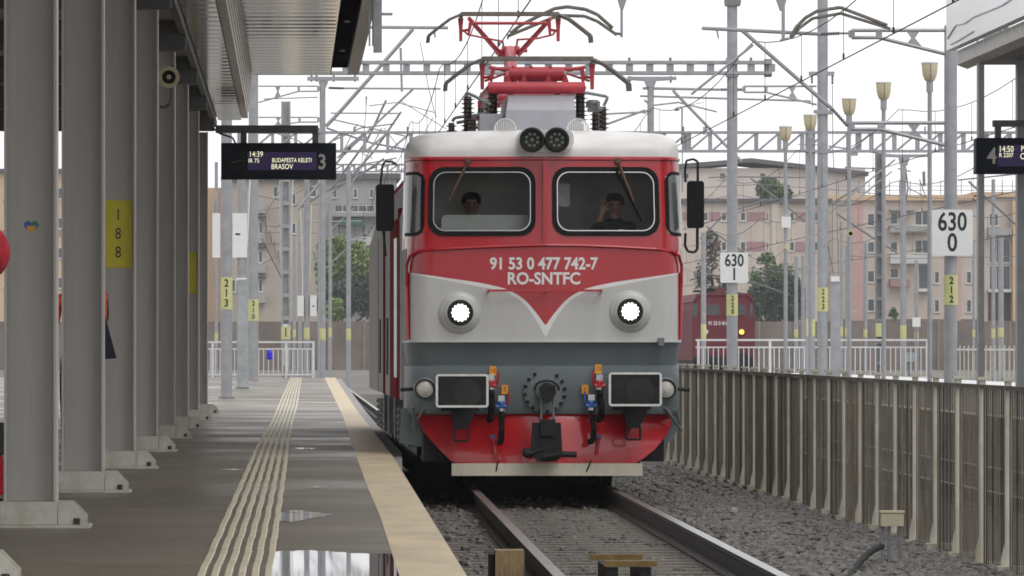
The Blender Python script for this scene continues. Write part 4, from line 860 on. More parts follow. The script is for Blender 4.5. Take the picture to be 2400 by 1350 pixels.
# lamp posts of the far platform
def lamp_post(px, ytop, s):
    p = W(px, VY, s); zt = CAMZ-(ytop-VY)/s; t = thing('lamp_post', (p.x, p.y, .55), '', 'lamp post', 'bowl lamps along the far platform')
    b = MB(); b.tube((p.x, p.y, .5), (p.x, p.y, zt-.5), .042, .038, 10); b.tube((p.x, p.y, zt-.5), (p.x, p.y, zt-.28), .06, None, 10); b.build('post', GALV, t, smooth=True)
    b = MB(); b.lathe([(.05, -.32), (.09, -.29), (.125, -.2), (.14, -.08), (.145, 0)], (p.x, p.y, zt), (0, 0, 1), 18); bw = b.build('lamp_bowl', LAMPG, t, smooth=True)
    b = MB(); b.lathe([(.155, 0), (.155, .02), (.10, .045), (.02, .055)], (p.x, p.y, zt+.001), (0, 0, 1), 18); b.build('lamp_cap', SIGNW, bw)
    b = MB(); b.tube((p.x, p.y-.145, zt), (p.x, p.y-.128, zt-.2), .008, None, 5); b.tube((p.x, p.y-.128, zt-.2), (p.x, p.y-.07, zt-.31), .008, None, 5); b.build('bowl_rib', GALVD, bw); return t
L0 = lamp_post(2179, 149, 134); L0['label'] = 'tallest looking bowl lamp, rightmost of the row, beside the canopy corner'
for px, yt, s, lb in ((2071, 195, 125, 'bowl lamp second from the right in the row'), (1990, 233, 118, 'middle bowl lamp of the row, with a small horn low on its post'), (1899, 271, 110, 'bowl lamp overlapping the square gantry leg'), (1841, 298, 104, 'bowl lamp lowest in the picture, leftmost of the row')):
    p = W(px, VY, s); dz = (CAMZ-(yt-VY)/s)-(CAMZ-(149-VY)/134); dup(L0, (p.x, p.y, .55+dz*.999), lb)
# --- left-hand side
m = mast(531, 26, 140, 103, PZ, 'grey mast with yellow plate 213 standing on the platform end', (650, 725), '213')
m = mast(594, 23, 168, 66, PZ, 'grey mast with yellow plate 210 behind the hanging board', (702, 752), '210')
m = mast(567, 23, 300, 83, PZ, 'mast with white weight shields between plates 213 and 210', None, '')
flat(m, 'weight_shield', 83, [(545, 500), (579, 500), (579, 604), (545, 604)], .3, SIGNW); flat(m, 'weight_shield', 83, [(498, 500), (516, 500), (516, 604), (498, 604)], .3, SIGNW)
flat(m, 'dash_mark', 83, [(552, 547), (563, 547), (563, 551), (552, 551)], .31, DARK); flat(m, 'weight_column', 83, [(558, 655), (581, 655), (582, 908), (557, 908)], .45, M('weights', (.38, .41, .42), .6))
flat(m, 'yoke', 83, [(553, 652), (578, 652), (578, 658), (553, 658)], .4, SIGNW); tubes(m, 'pulley_wire', 83, [(.02, [(586, 420), (580, 560), (572, 630), (576, 650)]), (.018, [(558, 605), (562, 630), (556, 650)])], SIGNW)
m = mast(670, 22, 238, 60, -.3, 'tall ribbed mast with tension weights above the tactile strip', (765, 795), '1', 'H')
tubes(m, 'pulley_wire', 60, [(.02, [(656, 420), (659, 620), (664, 740)]), (.02, [(686, 420), (680, 620), (677, 740)])], SIGNW); flat(m, 'weight_yoke', 60, [(663, 760), (682, 760), (682, 772), (663, 772)], .3, SIGNW); flat(m, 'weight_column', 60, [(664, 790), (681, 790), (681, 860), (664, 860)], .3)
tubes(m, 'cross_wire', 60, [(.02, [(610, 420), (660, 420)]), (.018, [(616, 510), (655, 450)]), (.018, [(610, 528), (650, 532), (656, 526)]), (.018, [(610, 570), (655, 572)]), (.018, [(610, 620), (655, 600)])], GALVD)
m = mast(719, 13, 392, 56, -.3, 'slim mast flanked by two white boards', (768, 795), ''); flat(m, 'white_board', 56, [(697, 693), (712, 693), (712, 741), (697, 741)], .3, SIGNW); flat(m, 'white_board', 56, [(727, 692), (742, 692), (742, 741), (727, 741)], .3, SIGNW); flat(m, 'dash_mark', 56, [(732, 716), (737, 716), (737, 719), (732, 719)], .31, DARK)
tubes(m, 'pulley_wire', 56, [(.016, [(704, 480), (708, 600), (709, 692)]), (.016, [(730, 480), (727, 600), (724, 692)])], SIGNW)
m = mast(756, 14, 186, 57, -.3, 'tall mast with a wide insulated crossarm on top, left of the locomotive', (770, 797), '')
flat(m, 'crossarm', 57, [(720, 180), (841, 180), (841, 189), (720, 189)], .25); flat(m, 'crossarm_gusset', 57, [(746, 190), (770, 190), (764, 206), (750, 206)], .2)
insulators(m, 57, [((x, 176), (x, 192), .07, 3) for x in (730, 742, 782, 832)]+[((770, 206), (806, 207), .08, 8)])
tubes(m, 'cantilever_tube', 57, [(.07, [(790, 63), (1050, 65)]), (.08, [(968, 68), (800, 258), (764, 296)]), (.05, [(939, 112), (942, 215)]), (.04, [(1018, 70), (1020, 88)]), (.04, [(806, 207), (1033, 208)]), (.045, [(965, 211), (822, 346)]), (.05, [(812, 355), (696, 492)]), (.03, [(775, 265), (941, 266)]), (.035, [(968, 210), (880, 292), (790, 370)])]); bracket(m, 57, 746, 700, 606, 202, 214, 240); bracket(m, 57, 746, 702, 606, 275, 286, 300)
insulators(m, 57, [((822, 346), (806, 362), .09, 4)])
tubes(m, 'steady_arm', 57, [(.022, [(865, 248), (930, 240), (1020, 264), (1022, 275)]), (.02, [(858, 225), (858, 247)]), (.018, [(939, 237), (1046, 302)])])
tubes(m, 'mid_tube', 57, [(.03, [(780, 280), (955, 320)]), (.025, [(895, 300), (820, 440)]), (.025, [(838, 290), (770, 420)]), (.02, [(860, 320), (850, 360), (875, 372)]), (.02, [(900, 300), (935, 345), (905, 360)])])
m = mast(817, 11, 390, 53, -.3, 'thin mast right of the wide crossarm mast, before the trees', (770, 797), '')
tubes(m, 'cantilever_tube', 53, [(.025, [(730, 520), (850, 518)]), (.025, [(830, 488), (732, 580)]), (.025, [(860, 540), (750, 640)])])
ML = [(774, 8, 440, 50, 'thin mast in front of the green trees', (768, 790)), (507, 8, 380, 50, 'thin mast at the edge of the last canopy column', (780, 800)), (690, 7, 560, 48, 'thin mast left of the white boards', (772, 790)), (703, 9, 520, 46, 'thin mast behind the left white board', None), (748, 7, 300, 47, 'thin far mast behind the wide crossarm mast', None)]
for px, wp, yt, s, lb, pl in ML: mast(px, wp, yt, s, -.3, lb, pl, '')
# --- the arm whose hooked registration arm passes over the train, carried by a mast hidden behind the canopy
t = mast(885, 20, -80, 170, 5.9, 'grey drop post with mesh guard beside the upper canopy edge', None, '', 'box', name='drop_post')
# the drop post hangs from a portal beam above the picture
flat(t, 'mesh_guard', 170, [(864, -10), (868, -10), (868, 108), (864, 108)], .05); flat(t, 'mesh_guard', 170, [(872, -10), (882, -10), (882, 108), (872, 108)], .02, SIGNW); tubes(t, 'stub', 170, [(.02, [(885, 33), (920, 33)])])

t2 = mast(1457, 6, -80, 165, 6.24, 'thin drop post with flared head and curved hook arm above the pantograph', None, '', 'round', name='drop_post')
flat(t2, 'flared_head', 165, [(1446, -4), (1470, -4), (1461, 22), (1454, 22)]); tubes(t2, 'registration_arm', 165, [(.026, [(1196, 78), (1222, 58), (1262, 38), (1300, 20), (1330, 16), (1372, 22), (1400, 34), (1436, 66)]), (.024, [(1192, 84), (1250, 60), (1310, 36), (1370, 38), (1400, 50), (1446, 82)]), (.02, [(1440, 78), (1456, 80)]), (.015, [(1192, 80), (1190, 92)])], PANTOG)
t2['label'] = 'thin drop post with flared head and curved hook arm above the pantograph'
def span_wire(pts, s, label, r=.02):
    t = thing('span_wire', W(*pts[0], s), label, 'wire'); b = MB(); b.path([W(x, y, s) for x, y in pts], r, 5); b.build('cable', GALVD, t)
# portal gantries
def gantry(x0, x1, y0, y1, s, step, diag, label, hw=.15):
    a, c = W(x0, y1, s), W(x1, y0, s); t = thing('portal_gantry', ((a.x+c.x)/2, a.y, a.z), label, 'gantry')
    for dy in (-hw, hw):
        for z in (a.z, c.z-.07): b = MB(); b.bx(a.x, c.x, a.y+dy-.04, a.y+dy+.04, z, z+.07); b.build('chord', GALV, t)
    n = int((x1-x0)/step)
    for k in range(n+1):
        b = MB(); x = a.x+(c.x-a.x)*k/n; wv = .075 if not diag else .05
        b.bx(x-wv, x+wv, a.y-hw+.005, a.y+hw-.005, a.z+.072, c.z-.072)
        b.build('upright', GALV, t)
        if diag and k < n: b = MB(); b.tube((x+.06, a.y-hw, a.z+.05), (x+(c.x-a.x)/n-.02, a.y-hw, c.z-.06), .035, None, 5); b.build('brace', GALV, t)
    return t
gantry(800, 2480, -120, -80, 165, 80, False, 'portal beam above the picture that carries the drop posts')
t = gantry(525, 1808, 143, 175, 103, 47, False, 'ladder-like portal beam crossing above the lowered pantograph')
b = MB(); q = W(1800, 143, 103); b.bx(q.x-.08, q.x+.08, q.y-.12, q.y+.12, W(0, 180, 103).z, W(0, 139, 103).z)
for px in (1475, 1571, 1760): q = W(px, 143, 103); b.tube((q.x, q.y, q.z), (q.x, q.y, q.z+.08), .03)
b.build('end_cap', GALVD, t)
t = gantry(585, 2420, 308, 357, 75, 53, True, 'diagonally braced gantry crossing behind the locomotive roof', .2)
b = MB()
for px in (830, 955, 1250, 1602, 1650, 1995, 2168): q = W(px, 308, 75); b.tube((q.x, q.y, q.z-.1), (q.x, q.y, q.z+.15), .025)
b.build('bolts', GALVD, t)
for px, w_ in ((1610, 18), (2012, 12)):
    q = W(px, 308, 75); b = MB(); b.bx(q.x-w_/150, q.x+w_/150, q.y-.15, q.y+.15, W(0, 352, 75).z, q.z); b.build('drop_bracket', GALV, t)
t = mast(1525, 16, 186, 80, -.3, 'grey mast with a T head rising behind the right end of the lowered pantograph', None, '')
flat(t, 't_head', 80, [(1470, 180), (1585, 180), (1585, 187), (1538, 190), (1533, 204), (1516, 204), (1510, 190), (1470, 187)], .2)
tubes(t, 'cantilever_tube', 80, [(.03, [(1516, 262), (1400, 268)]), (.035, [(1512, 258), (1420, 292)]), (.03, [(1510, 234), (1528, 250), (1508, 266)])]); insulators(t, 80, [((1476, 178), (1476, 192), .05, 3), ((1572, 178), (1572, 194), .05, 3)])
gantry(596, 960, 384, 404, 50, 26, True, 'low far gantry seen behind the hanging board and left of the locomotive', .2)
for pts, q, lb, r in (([(765, 300), (870, 335), (960, 352)], 56, 'sloping tube left of the locomotive roof', .04), ([(905, 235), (860, 330), (775, 445)], 55, 'long slanting strut just left of the cab roof', .05), ([(940, 262), (880, 350), (820, 420)], 52, 'second slanting strut left of the cab roof', .05),
        ([(780, 330), (845, 300), (925, 290)], 54, 'rising thin tube below the crossarm mast', .03), ([(800, 420), (850, 385), (930, 370)], 50, 'thin tube above the green awning building', .03), ([(618, 232), (745, 228)], 62, 'level wire left of the crossarm mast', .02), ([(770, 460), (830, 410), (880, 392)], 50, 'slim strut above the left trees', .03),
        ([(700, 490), (760, 450), (830, 420), (900, 372)], 51, 'pair strut crossing in front of the beige block', .05), ([(860, 226), (852, 330), (845, 420)], 58, 'hanging stay wire left of the mirror', .015), ([(1015, 275), (985, 330)], 58, 'short stay wire beside the roof insulators', .015), ([(985, 98), (1003, 200), (1018, 262)], 90, 'long thin stay left of the raised pantograph', .01),
        ([(610, 300), (700, 330), (745, 360)], 64, 'thin stay behind the hanging board', .02), ([(590, 455), (660, 470), (740, 430)], 50, 'sagging wire below the hanging board', .02), ([(1660, 470), (1720, 455), (1800, 470), (1900, 455)], 46, 'sagging wire before the mauve window bands', .02), ([(1650, 640), (1760, 660), (1850, 690)], 50, 'low strut before the dark hedge', .03), ([(1880, 520), (1960, 470), (2010, 440)], 52, 'strut crossing before the plate 223 mast', .045)):
    span_wire(pts, q, lb, r)
p = W(1586, 258, 60); t = thing('yard_lamp', p, 'small dark hanging lamp right of the T head mast', 'lamp'); b = MB(); b.lathe([(.02, .1), (.08, .06), (.11, 0), (.08, -.03)][::-1], p, (0, 0, 1), 12); b.build('shade', GALVD, t); b = MB(); b.tube(p+Vector((.22, 0, .1)), p+Vector((.22, 0, -3.2)), .02); b.tube(p+Vector((0, 0, .1)), p+Vector((.22, 0, .1)), .015); b.build('stem', GALVD, t)
tubes(t, 'cable', 60, [(.012, [(1586, 252), (1650, 240)])], GALVD)
# overhead wires along the tracks
def line_wire(x0, x1, zc, zm, d0, d1, label, span=26, ph=0, rc=.010):
    t = thing('overhead_wire', (x0, d0, zc), label, 'overhead wire'); X = lambda d: x0+(x1-x0)*(d-d0)/(d1-d0)
    mz = lambda d: zm-.5*(1-(2*(((d+ph) % span)/span)-1)**2)*min(1, (zm-zc)/1.2)
    b = MB(); b.tube((x0, d0, zc), (x1, d1, zc), rc, None, 5); b.build('contact_wire', DARK, t)
    pts = []; d = d0
    while d <= d1: pts.append((X(d), d, mz(d))); d += 2.6
    b = MB(); b.path(pts, rc*.9, 5); b.build('messenger_wire', DARK, t)
    d = d0+3
    while d < d1: b = MB(); b.tube((X(d), d, zc), (X(d), d, mz(d)), .005, None, 4); b.bx(X(d)-.014, X(d)+.014, d-.014, d+.014, zc, zc+.09); b.build('dropper', DARK, t); d += 6.5
line_wire(2.95, 2.8, 5.80, 7.1, 40, 330, 'overhead wire running down to the raised pantograph of the red locomotive')
line_wire(8.2, 8.0, 5.80, 7.0, 50, 330, 'overhead wire of the track behind the fence, under the right cantilever', ph=9)
line_wire(14.3, 15, 5.9, 7.2, 90, 400, 'overhead wire passing the bowl lamps at upper right', ph=4)
#line_wire(1.2, 3.6, 6.6, 8.1, 70, 300, 'slanting overhead wire left of the raised pantograph', ph=14, rc=.012)
line_wire(20.2, 20.6, 5.9, 7.2, 110, 420, 'overhead wire of the track carrying the maroon locomotive', ph=3, rc=.014)
line_wire(28, 28, 5.9, 7.2, 140, 420, 'overhead wire farthest right in the yard', ph=11, rc=.014)
line_wire(-1.2, -.2, 5.9, 7.2, 215, 430, 'overhead wire beyond the platform end, left of the locomotive', ph=5, rc=.016)
span_wire([(1640, 440), (1780, 432), (1960, 445), (2150, 463), (2420, 470)], 48, 'span wire across the pink buildings at roof height')
span_wire([(1660, 416), (1700, 414), (1900, 416)], 55, 'horizontal tube-like wire above the slate roof', .03)
span_wire([(2245, 422), (2420, 404)], 60, 'slanting cable below the platform 4 board', .03)
span_wire([(2270, 425), (2385, 530)], 58, 'diagonal strut in front of the peach facade', .045)
span_wire([(1760, 418), (1890, 520), (1905, 535)], 55, 'diagonal strut in front of the roof tree', .04)
span_wire([(1640, 560), (1700, 500), (1790, 470)], 52, 'thin strut rising right of the mirror', .04)
span_wire([(1655, 530), (1710, 570), (1760, 600)], 52, 'thin strut falling behind the small 630 1 sign', .04)
span_wire([(1960, 500), (2050, 560), (2100, 590)], 52, 'diagonal strut in front of the salmon strip', .05)
span_wire([(1690, 620), (1850, 640), (1990, 640)], 45, 'low span wire in front of the bushes', .02)
span_wire([(600, 545), (720, 545), (860, 560)], 45, 'low span wire in front of the left trees', .02)
span_wire([(600, 495), (700, 480), (890, 478)], 48, 'upper span wire in front of the grey apartment block', .02)
span_wire([(1990, 600), (2130, 606), (2420, 600)], 46, 'low span wire in front of the pink block windows', .02)
# ================================================================== BUILDINGS, WALL, TREES BEYOND THE YARD
PINKW = M('plaster_pink_beige', (.56, .50, .44), .85, 0, .1, .25, 0, stretch=(1, 1, .4), col2=(.42, .355, .31)); PALEW = M('plaster_pale', (.62, .55, .50), .85, 0, .08, .2, 0, col2=(.50, .44, .41)); PEACH = M('plaster_peach', (.60, .43, .28), .85, 0, .08, .3)
SALM = M('plaster_salmon', (.54, .36, .33), .85, 0, .08, .4); MAUVE = M('plaster_mauve', (.38, .22, .23), .85, 0, .1, .5); BEIGE = M('plaster_beige', (.46, .40, .33), .85, 0, .14, .3, 0, col2=(.30, .27, .24), stretch=(1, 1, .35)); GREYW = M('plaster_grey', (.36, .36, .35), .85, 0, .12, .3)
SLATER = M('roof_slate', (.12, .115, .12), .8, 0, .15, .5); BROWNW = M('yard_wall', (.20, .165, .145), .9, 0, .2, .3); AWN = M('awning_green', (.06, .16, .13), .8); WHITEP = M('balcony_white', (.58, .58, .57), .7, 0, .08, .8); GARAGE = M('garage_brown', (.09, .055, .05), .8)
def building(name, label, px0, px1, yt, s, depth, mat, wins=(), extra=(), roof=None, cat='building', zb=-.35):
    a, c = W(px0, yt, s), W(px1, yt, s); y = a.y
    t = thing(name, ((a.x+c.x)/2, y, zb), label, cat); b = MB(); b.bx(a.x, c.x, y, y+depth, zb, a.z); b.build('wall', mat, t)
    if roof:
        b = MB(); b.bx(a.x-.4, c.x+.4, y-.5, y+depth+.4, a.z+.003, a.z+roof[0]); b.build('roof', roof[1], t)
    for x0, x1, y0, y1 in wins:
        p, q = W(x0, y1, s), W(x1, y0, s); fm = lambda x, z, o: (x, y-o, z); k = .07
        b = MB(); b.ring([(p.x, p.z), (q.x, p.z), (q.x, q.z), (p.x, q.z)], [(p.x+k, p.z+k), (q.x-k, p.z+k), (q.x-k, q.z-k), (p.x+k, q.z-k)], fm, -.05, .05)
        nm = max(1, round((q.x-p.x)/.75))
        for i in range(1, nm): xm = p.x+(q.x-p.x)*i/nm; b.bx(xm-.035, xm+.035, y-.048, y-.012, p.z+k, q.z-k)
        b.bx(p.x-.08, q.x+.08, y-.14, y-.002, p.z-.07, p.z-.003); wn = b.build('window', FRAMEW, t)
        b = MB(); b.bx(p.x+k, q.x-k, y-.01, y-.004, p.z+k, q.z-k); b.build('pane', PANEB, wn)
    for nm, x0, x1, y0, y1, o, mt in extra:
        p, q = W(x0, y1, s), W(x1, y0, s); b = MB(); b.bx(p.x, q.x, y-o, y-.003, p.z, q.z); b.build(nm, mt, t)
    return t
S1 = 23.6
w1 = []
rows = ((500, 530), (566, 592), (634, 662), (700, 730))
for y0, y1 in rows:
    for x0, x1 in ((1994, 2010), (2033, 2050)): w1.append((x0, x1, y0, y1))
for y0, y1 in rows[2:]:
    for x0, x1 in ((2190, 2202), (2265, 2277)): w1.append((x0, x1, y0+2, y1+2))
for y0, y1 in ((494, 528), (562, 594)): w1 += [(2144, 2178, y0, y1), (2086, 2104, y0+4, y1-2)]
w1 += [(2086, 2106, 628, 652), (2152, 2176, 620, 678), (2184, 2198, 505, 530), (2184, 2198, 566, 590)]
ex1 = [('salmon_strip', 1988, 2022, 456, 752, .12, SALM), ('salmon_strip', 2238, 2252, 470, 752, .12, SALM), ('balcony', 2084, 2180, 530, 545, 1.0, GREYW), ('balcony', 2084, 2180, 598, 618, 1.1, WHITEP), ('balcony', 2084, 2130, 655, 672, 1.0, MAUVE), ('balcony', 2148, 2180, 680, 684, 1.0, WHITEP), ('balcony_shade', 2084, 2142, 490, 494, 1.0, GREYW), ('plinth', 1946, 2292, 748, 860, .1, BROWNW)]
ex1 += [('air_conditioner', 2122+30*k, 2130+30*k, 530+68*k, 540+68*k, .5, WHITEP) for k in range(2)]
building('apartment_block', 'pink and beige four storey apartment block behind the far masts at right', 1946, 2291, 470, S1, 14, PINKW, w1, ex1, (.55, PEACH))
w2 = [(2318, 2340, 500, 530), (2318, 2368, 560, 616), (2318, 2368, 622, 682), (2384, 2396, 490, 530)]
ex2 = [('pillar', 2370, 2388, 470, 752, 1.2, PEACH), ('balcony', 2314, 2368, 534, 552, 1.1, GREYW), ('garage_door', 2316, 2368, 686, 752, .1, GARAGE), ('balcony', 2314, 2368, 678, 685, 1.0, WHITEP)]
building('apartment_block', 'peach orange apartment block with brown garage door at the right edge', 2291.5, 2470, 462, S1, 14, PINKW, w2, ex2, (.5, PEACH))
t = thing('roof_railing', W(2180, 455, S1), 'thin roof railing and aerials on top of the right apartment blocks', 'railing'); b = MB()
for px in range(1965, 2440, 24): q = W(px, 458, S1); b.tube(q, q+Vector((0, 0, 1.0+.5*((px*7) % 3 == 0))), .04, None, 5)
for yy in (436, 446): b.tube(W(1965, yy, S1), W(2430, yy, S1), .03, None, 5)
b.build('rods', GALVD, t)
w3 = []
for x0, x1 in ((1648, 1660), (1690, 1703), (1735, 1748), (1796, 1802), (1850, 1862), (1908, 1920)): w3 += [(x0, x1, 497, 518), (x0, x1, 566, 588)]
w3 += [(1850, 1862, 567, 592)]; w3 = w3[:-1]
ex3 = [('mauve_band', 1600, 1646, 497, 517, .05, MAUVE), ('mauve_band', 1662, 1688, 497, 517, .05, MAUVE), ('mauve_band', 1750, 1794, 497, 518, .05, MAUVE), ('mauve_band', 1864, 1906, 497, 517, .05, MAUVE), ('mauve_band', 1662, 1688, 566, 588, .05, MAUVE), ('mauve_band', 1750, 1794, 566, 588, .05, MAUVE), ('mauve_band', 1864, 1906, 566, 588, .05, MAUVE), ('corner_pier', 1808, 1826, 470, 752, .25, PINKW)]
building('apartment_block', 'beige apartment block with mauve window bands and a dark flat roof', 1560, 1940, 474, 24.2, 12, PINKW, w3, ex3, (.35, SLATER))
w4 = [(1686, 1701, 405, 420), (1600, 1615, 405, 420), (1780, 1795, 405, 420), (1890, 1905, 408, 422)]
building('apartment_block', 'pale large block with a wide dark roof behind the other pink buildings', 1520, 2028, 394, 20.5, 20, PALEW, w4, [], None)
b = MB(); a, c = W(1500, 392, 20.5), W(2034, 403, 20.5); m_ = W(1760, 371, 20.5); y = a.y; vs = [(a.x, y-.8, a.z), (m_.x, y-.8, m_.z), (c.x, y-.8, c.z+.0), (a.x, y+21, a.z+.3), (m_.x, y+21, m_.z+.3), (c.x, y+21, c.z+.3)]; vs += [(x, yy, z-.5) for x, yy, z in vs]
b.add(vs, [(0, 1, 4, 3), (1, 2, 5, 4), (0, 6, 7, 1), (1, 7, 8, 2), (6, 9, 10, 7), (7, 10, 11, 8)]); b.build('roof', SLATER, bpy.data.objects[[o.name for o in bpy.data.objects if o.get('label', '').startswith('pale large block')][0]])
# left side
w5 = [(540, 552, 520, 546), (540, 552, 655, 684), (724, 742, 436, 462), (684, 694, 522, 548), (640, 652, 436, 462), (606, 616, 520, 546), (606, 616, 588, 616), (606, 616, 655, 684), (684, 694, 455, 480)]
ex5 = [('balcony', 600, 622, 478+70*k, 500+70*k, .9, GREYW) for k in range(4)]+[('balcony_roof', 598, 624, 505+70*k, 509+70*k, 1.0, SLATER) for k in range(3)]
building('apartment_block', 'beige weathered apartment block behind the left masts', 527, 748, 424, 23.8, 12, BEIGE, w5, ex5, (.4, SLATER))
w6 = [(828, 838, 442, 464), (866, 876, 442, 464), (780, 790, 442, 464), (784, 878, 480, 497), (846, 858, 525, 556), (790, 800, 525, 556), (860, 874, 590, 612)]
ex6 = [('balcony', 772, 885, 498, 508, 1.2, GREYW), ('awning', 792, 852, 512, 528, 1.0, AWN), ('balcony', 772, 885, 556, 575, 1.2, WHITEP), ('balcony', 772, 885, 622, 640, 1.2, WHITEP)]
building('apartment_block', 'grey apartment block with glazed balconies and a green awning, left of the locomotive', 750, 930, 420, 23.0, 14, GREYW, w6, ex6, (.6, SLATER))
building('apartment_block', 'narrow pink gable seen between masts and the last canopy column', 480, 524, 440, 23.4, 12, PEACH, [(500, 506, 470, 500), (500, 506, 560, 590)])
w7 = [(x, x+12, y, y+26) for x in (-60, -20, 8, 50, 90, 136) for y in (440, 510, 580, 650)]
building('apartment_block', 'peach building glimpsed between the canopy columns at far left', -120, 230, 405, 23.4, 12, PEACH, w7, [('brown_band', -120, 230, 540+0, 552, .1, MAUVE)], (.4, SLATER))
t = thing('yard_wall', (20, 446, -.35), 'long brown concrete wall closing the yard in front of the buildings', 'wall')
b = MB(); b.bx(-45, 110, 446, 446.3, -.35, 3.72); b.build('wall', BROWNW, t)
b = MB()
for k in range(52): b.bx(-45+3*k, -44.8+3*k, 445.9, 445.998, -.35, 3.74)
b.build('piers', M('wall_pier', (.26, .21, .185), .9), t)
# trees: tapered trunk, limbs and leaf clumps
def leafmat(n, c): return M(n, c, .7, 0, .35, .9)
LG, DG, MG = leafmat('leaf_light', (.26, .36, .11)), leafmat('leaf_dark', (.055, .105, .062)), leafmat('leaf_mid', (.12, .20, .075))
def tree(label, clumps, s, mat, leaf=.42, n=900, seed=1, name='tree', base=None):   # clumps = [(px,py,rx_px,ry_px)]
    rs = np.random.RandomState(seed); c0 = W(clumps[0][0], VY, s) if base is None else W(base, VY, s); t = thing(name, (c0.x, c0.y, -.3), label, 'tree'); top = max(CAMZ-(py-VY)/s for _, py, _, _ in clumps)
    b = MB(); b.tube((c0.x, c0.y, -.35), (c0.x+.2, c0.y, top*.55), .26, .14, 8)
    for px, py, rx, ry in clumps: q = W(px, py, s); b.tube((c0.x+.1, c0.y, max(.6, q.z*.45)), (q.x, c0.y, q.z), .12, .03, 6)
    b.build('trunk', M('bark', (.10, .085, .07), .9), t); b = MB()
    for px, py, rx, ry in clumps:
        q = W(px, py, s); R3 = np.array([rx/s, rx/s*.8, ry/s]); m = int(n*(rx*ry)/900)
        sub = [(rs.normal(0, .55, 3)) for _ in range(7)]
        for _ in range(m):
            o = sub[rs.randint(7)] if rs.rand() < .75 else np.zeros(3)
            d = o*.75+rs.normal(0, .33, 3); L = np.linalg.norm(d); 
            if L > 1.15: d = d/L*(1+.15*rs.rand())
            c = np.array(q)+d*R3; u = rs.normal(0, 1, 3); u /= np.linalg.norm(u); v = np.cross(u, rs.normal(0, 1, 3)); v /= np.linalg.norm(v); k = leaf*rs.uniform(.5, 1.2)
            if c[2] < -.2: continue
            b.add([c-u*k*.5, c+v*k*.35, c+u*k*.5, c-v*k*.35], [(0, 1, 2, 3)])
    b.build('crown', mat, t)
tree('light green tree in front of the grey apartment block, left of the locomotive', [(778, 610, 42, 45), (835, 620, 45, 50), (800, 580, 30, 28), (760, 650, 22, 40), (868, 640, 30, 45)], 25, LG, .42, 1100, 2)
tree('dark green hedge-like trees behind the thin masts, left of the locomotive', [(800, 700, 40, 40), (845, 700, 40, 50), (770, 715, 24, 34), (880, 710, 30, 40)], 25.6, DG, .42, 1200, 3)
tree('pale green bush low before the dark hedge at left', [(785, 725, 28, 24)], 26.4, LG, .36, 1400, 4)
tree('small green tree rising above the dark flat roof', [(1800, 445, 26, 24), (1830, 450, 26, 22), (1812, 432, 18, 14)], 22.5, MG, .42, 1400, 5)
tree('dark evergreen hedge behind the maroon locomotive', [(1800, 700, 34, 50), (1835, 715, 40, 50), (1855, 690, 30, 40), (1772, 715, 22, 45), (1870, 720, 22, 40)], 26, DG, .4, 1300, 6)
tree('loose bushes with bare twigs above the dark evergreen hedge', [(1795, 610, 20, 18), (1830, 640, 44, 26), (1770, 650, 22, 22), (1850, 655, 26, 20)], 25.4, MG, .4, 600, 7)
tree('thin grey green tree behind the small 630 1 sign', [(1668, 590, 22, 45), (1700, 660, 26, 36), (1650, 650, 22, 40)], 25, leafmat('leaf_grey', (.12, .12, .09)), .4, 420, 8)
tree('small green shrub under the balconies of the pink block', [(2095, 735, 14, 12)], 25, MG, .35, 900, 9)
# ------------------------------------------------------------------ maroon locomotive in the yard
MAR = M('maroon_paint', (.14, .020, .032), .85, 0, .1, .6); MARR = M('maroon_roof', (.16, .04, .045), .8)
lx, ld, s = (1696-VX)/49, F/49, 49
t = thing('electric_locomotive', (lx, ld, 0), 'old maroon locomotive standing in the yard with one amber lamp lit', 'locomotive')
zz = lambda py: CAMZ-(py-VY)/s
b = MB(); prof = [(-1.5, .9), (-1.5, 3.3), (-1.42, 3.75), (-1.1, 4.0), (1.1, 4.0), (1.42, 3.75), (1.5, 3.3), (1.5, .9)]; b.prism([(lx+x, z) for x, z in prof], ld, ld+16); b.build('body', MAR, t)
b = MB(); b.prism([(lx+x, z) for x, z in ((-1.47, 3.72), (-1.12, 4.03), (1.12, 4.03), (1.47, 3.72), (1.3, 4.1), (.6, 4.2), (-.6, 4.2), (-1.3, 4.1))], ld-.05, ld+16); b.build('roof', MARR, t)
for x0, x1 in ((1655, 1688), (1698, 1750)):
    b = MB(); a = lx+(x0-1696)/s; c = lx+(x1-1696)/s; ol = rr(a, c, zz(740), zz(712), .1, 4); b.ring(ol, rr(a+.05, c-.05, zz(740)+.05, zz(712)-.05, .08, 4), lambda x, z, o: (x, ld-o, z), -.02, .03); wn = b.build('cab_window', MARR, t); b = MB(); b.prism(rr(a+.03, c-.03, zz(740)+.03, zz(712)-.03, .08, 4), ld-.02, ld-.003); b.build('pane', PANEB, wn)
for x0, x1 in ((1624, 1634), (1757, 1764)): b = MB(); b.bx(lx+(x0-1696)/s, lx+(x1-1696)/s, ld-.015, ld-.002, zz(742), zz(712)); b.build('corner_window', PANEB, t)
text('number_lettering', '91 53 0 416', .27, LWHITE, t, (lx+(1683-1696)/s, ld-.004, zz(758)), .72, .002, .004)
for px, mt in ((1738, AMBER), (1654, CLEARL)):
    c = Vector((lx+(px-1696)/s, ld, zz(778))); b = MB(); b.lathe([(.2, -.02), (.18, .06), (.13, .08)], c, (0, -1, 0), 18); hl = b.build('headlamp', MARR, t); b = MB(); b.lathe([(.12, .081), (.001, .1)], c, (0, -1, 0), 16); b.build('lens', mt, hl)
b = MB(); b.bx(lx-1.46, lx+1.46, ld-.03, ld+.2, .55, 1.1); b.bx(lx-1.2, lx+1.2, ld+.2, ld+15.8, .1, .9); b.build('underframe', DARK, t)
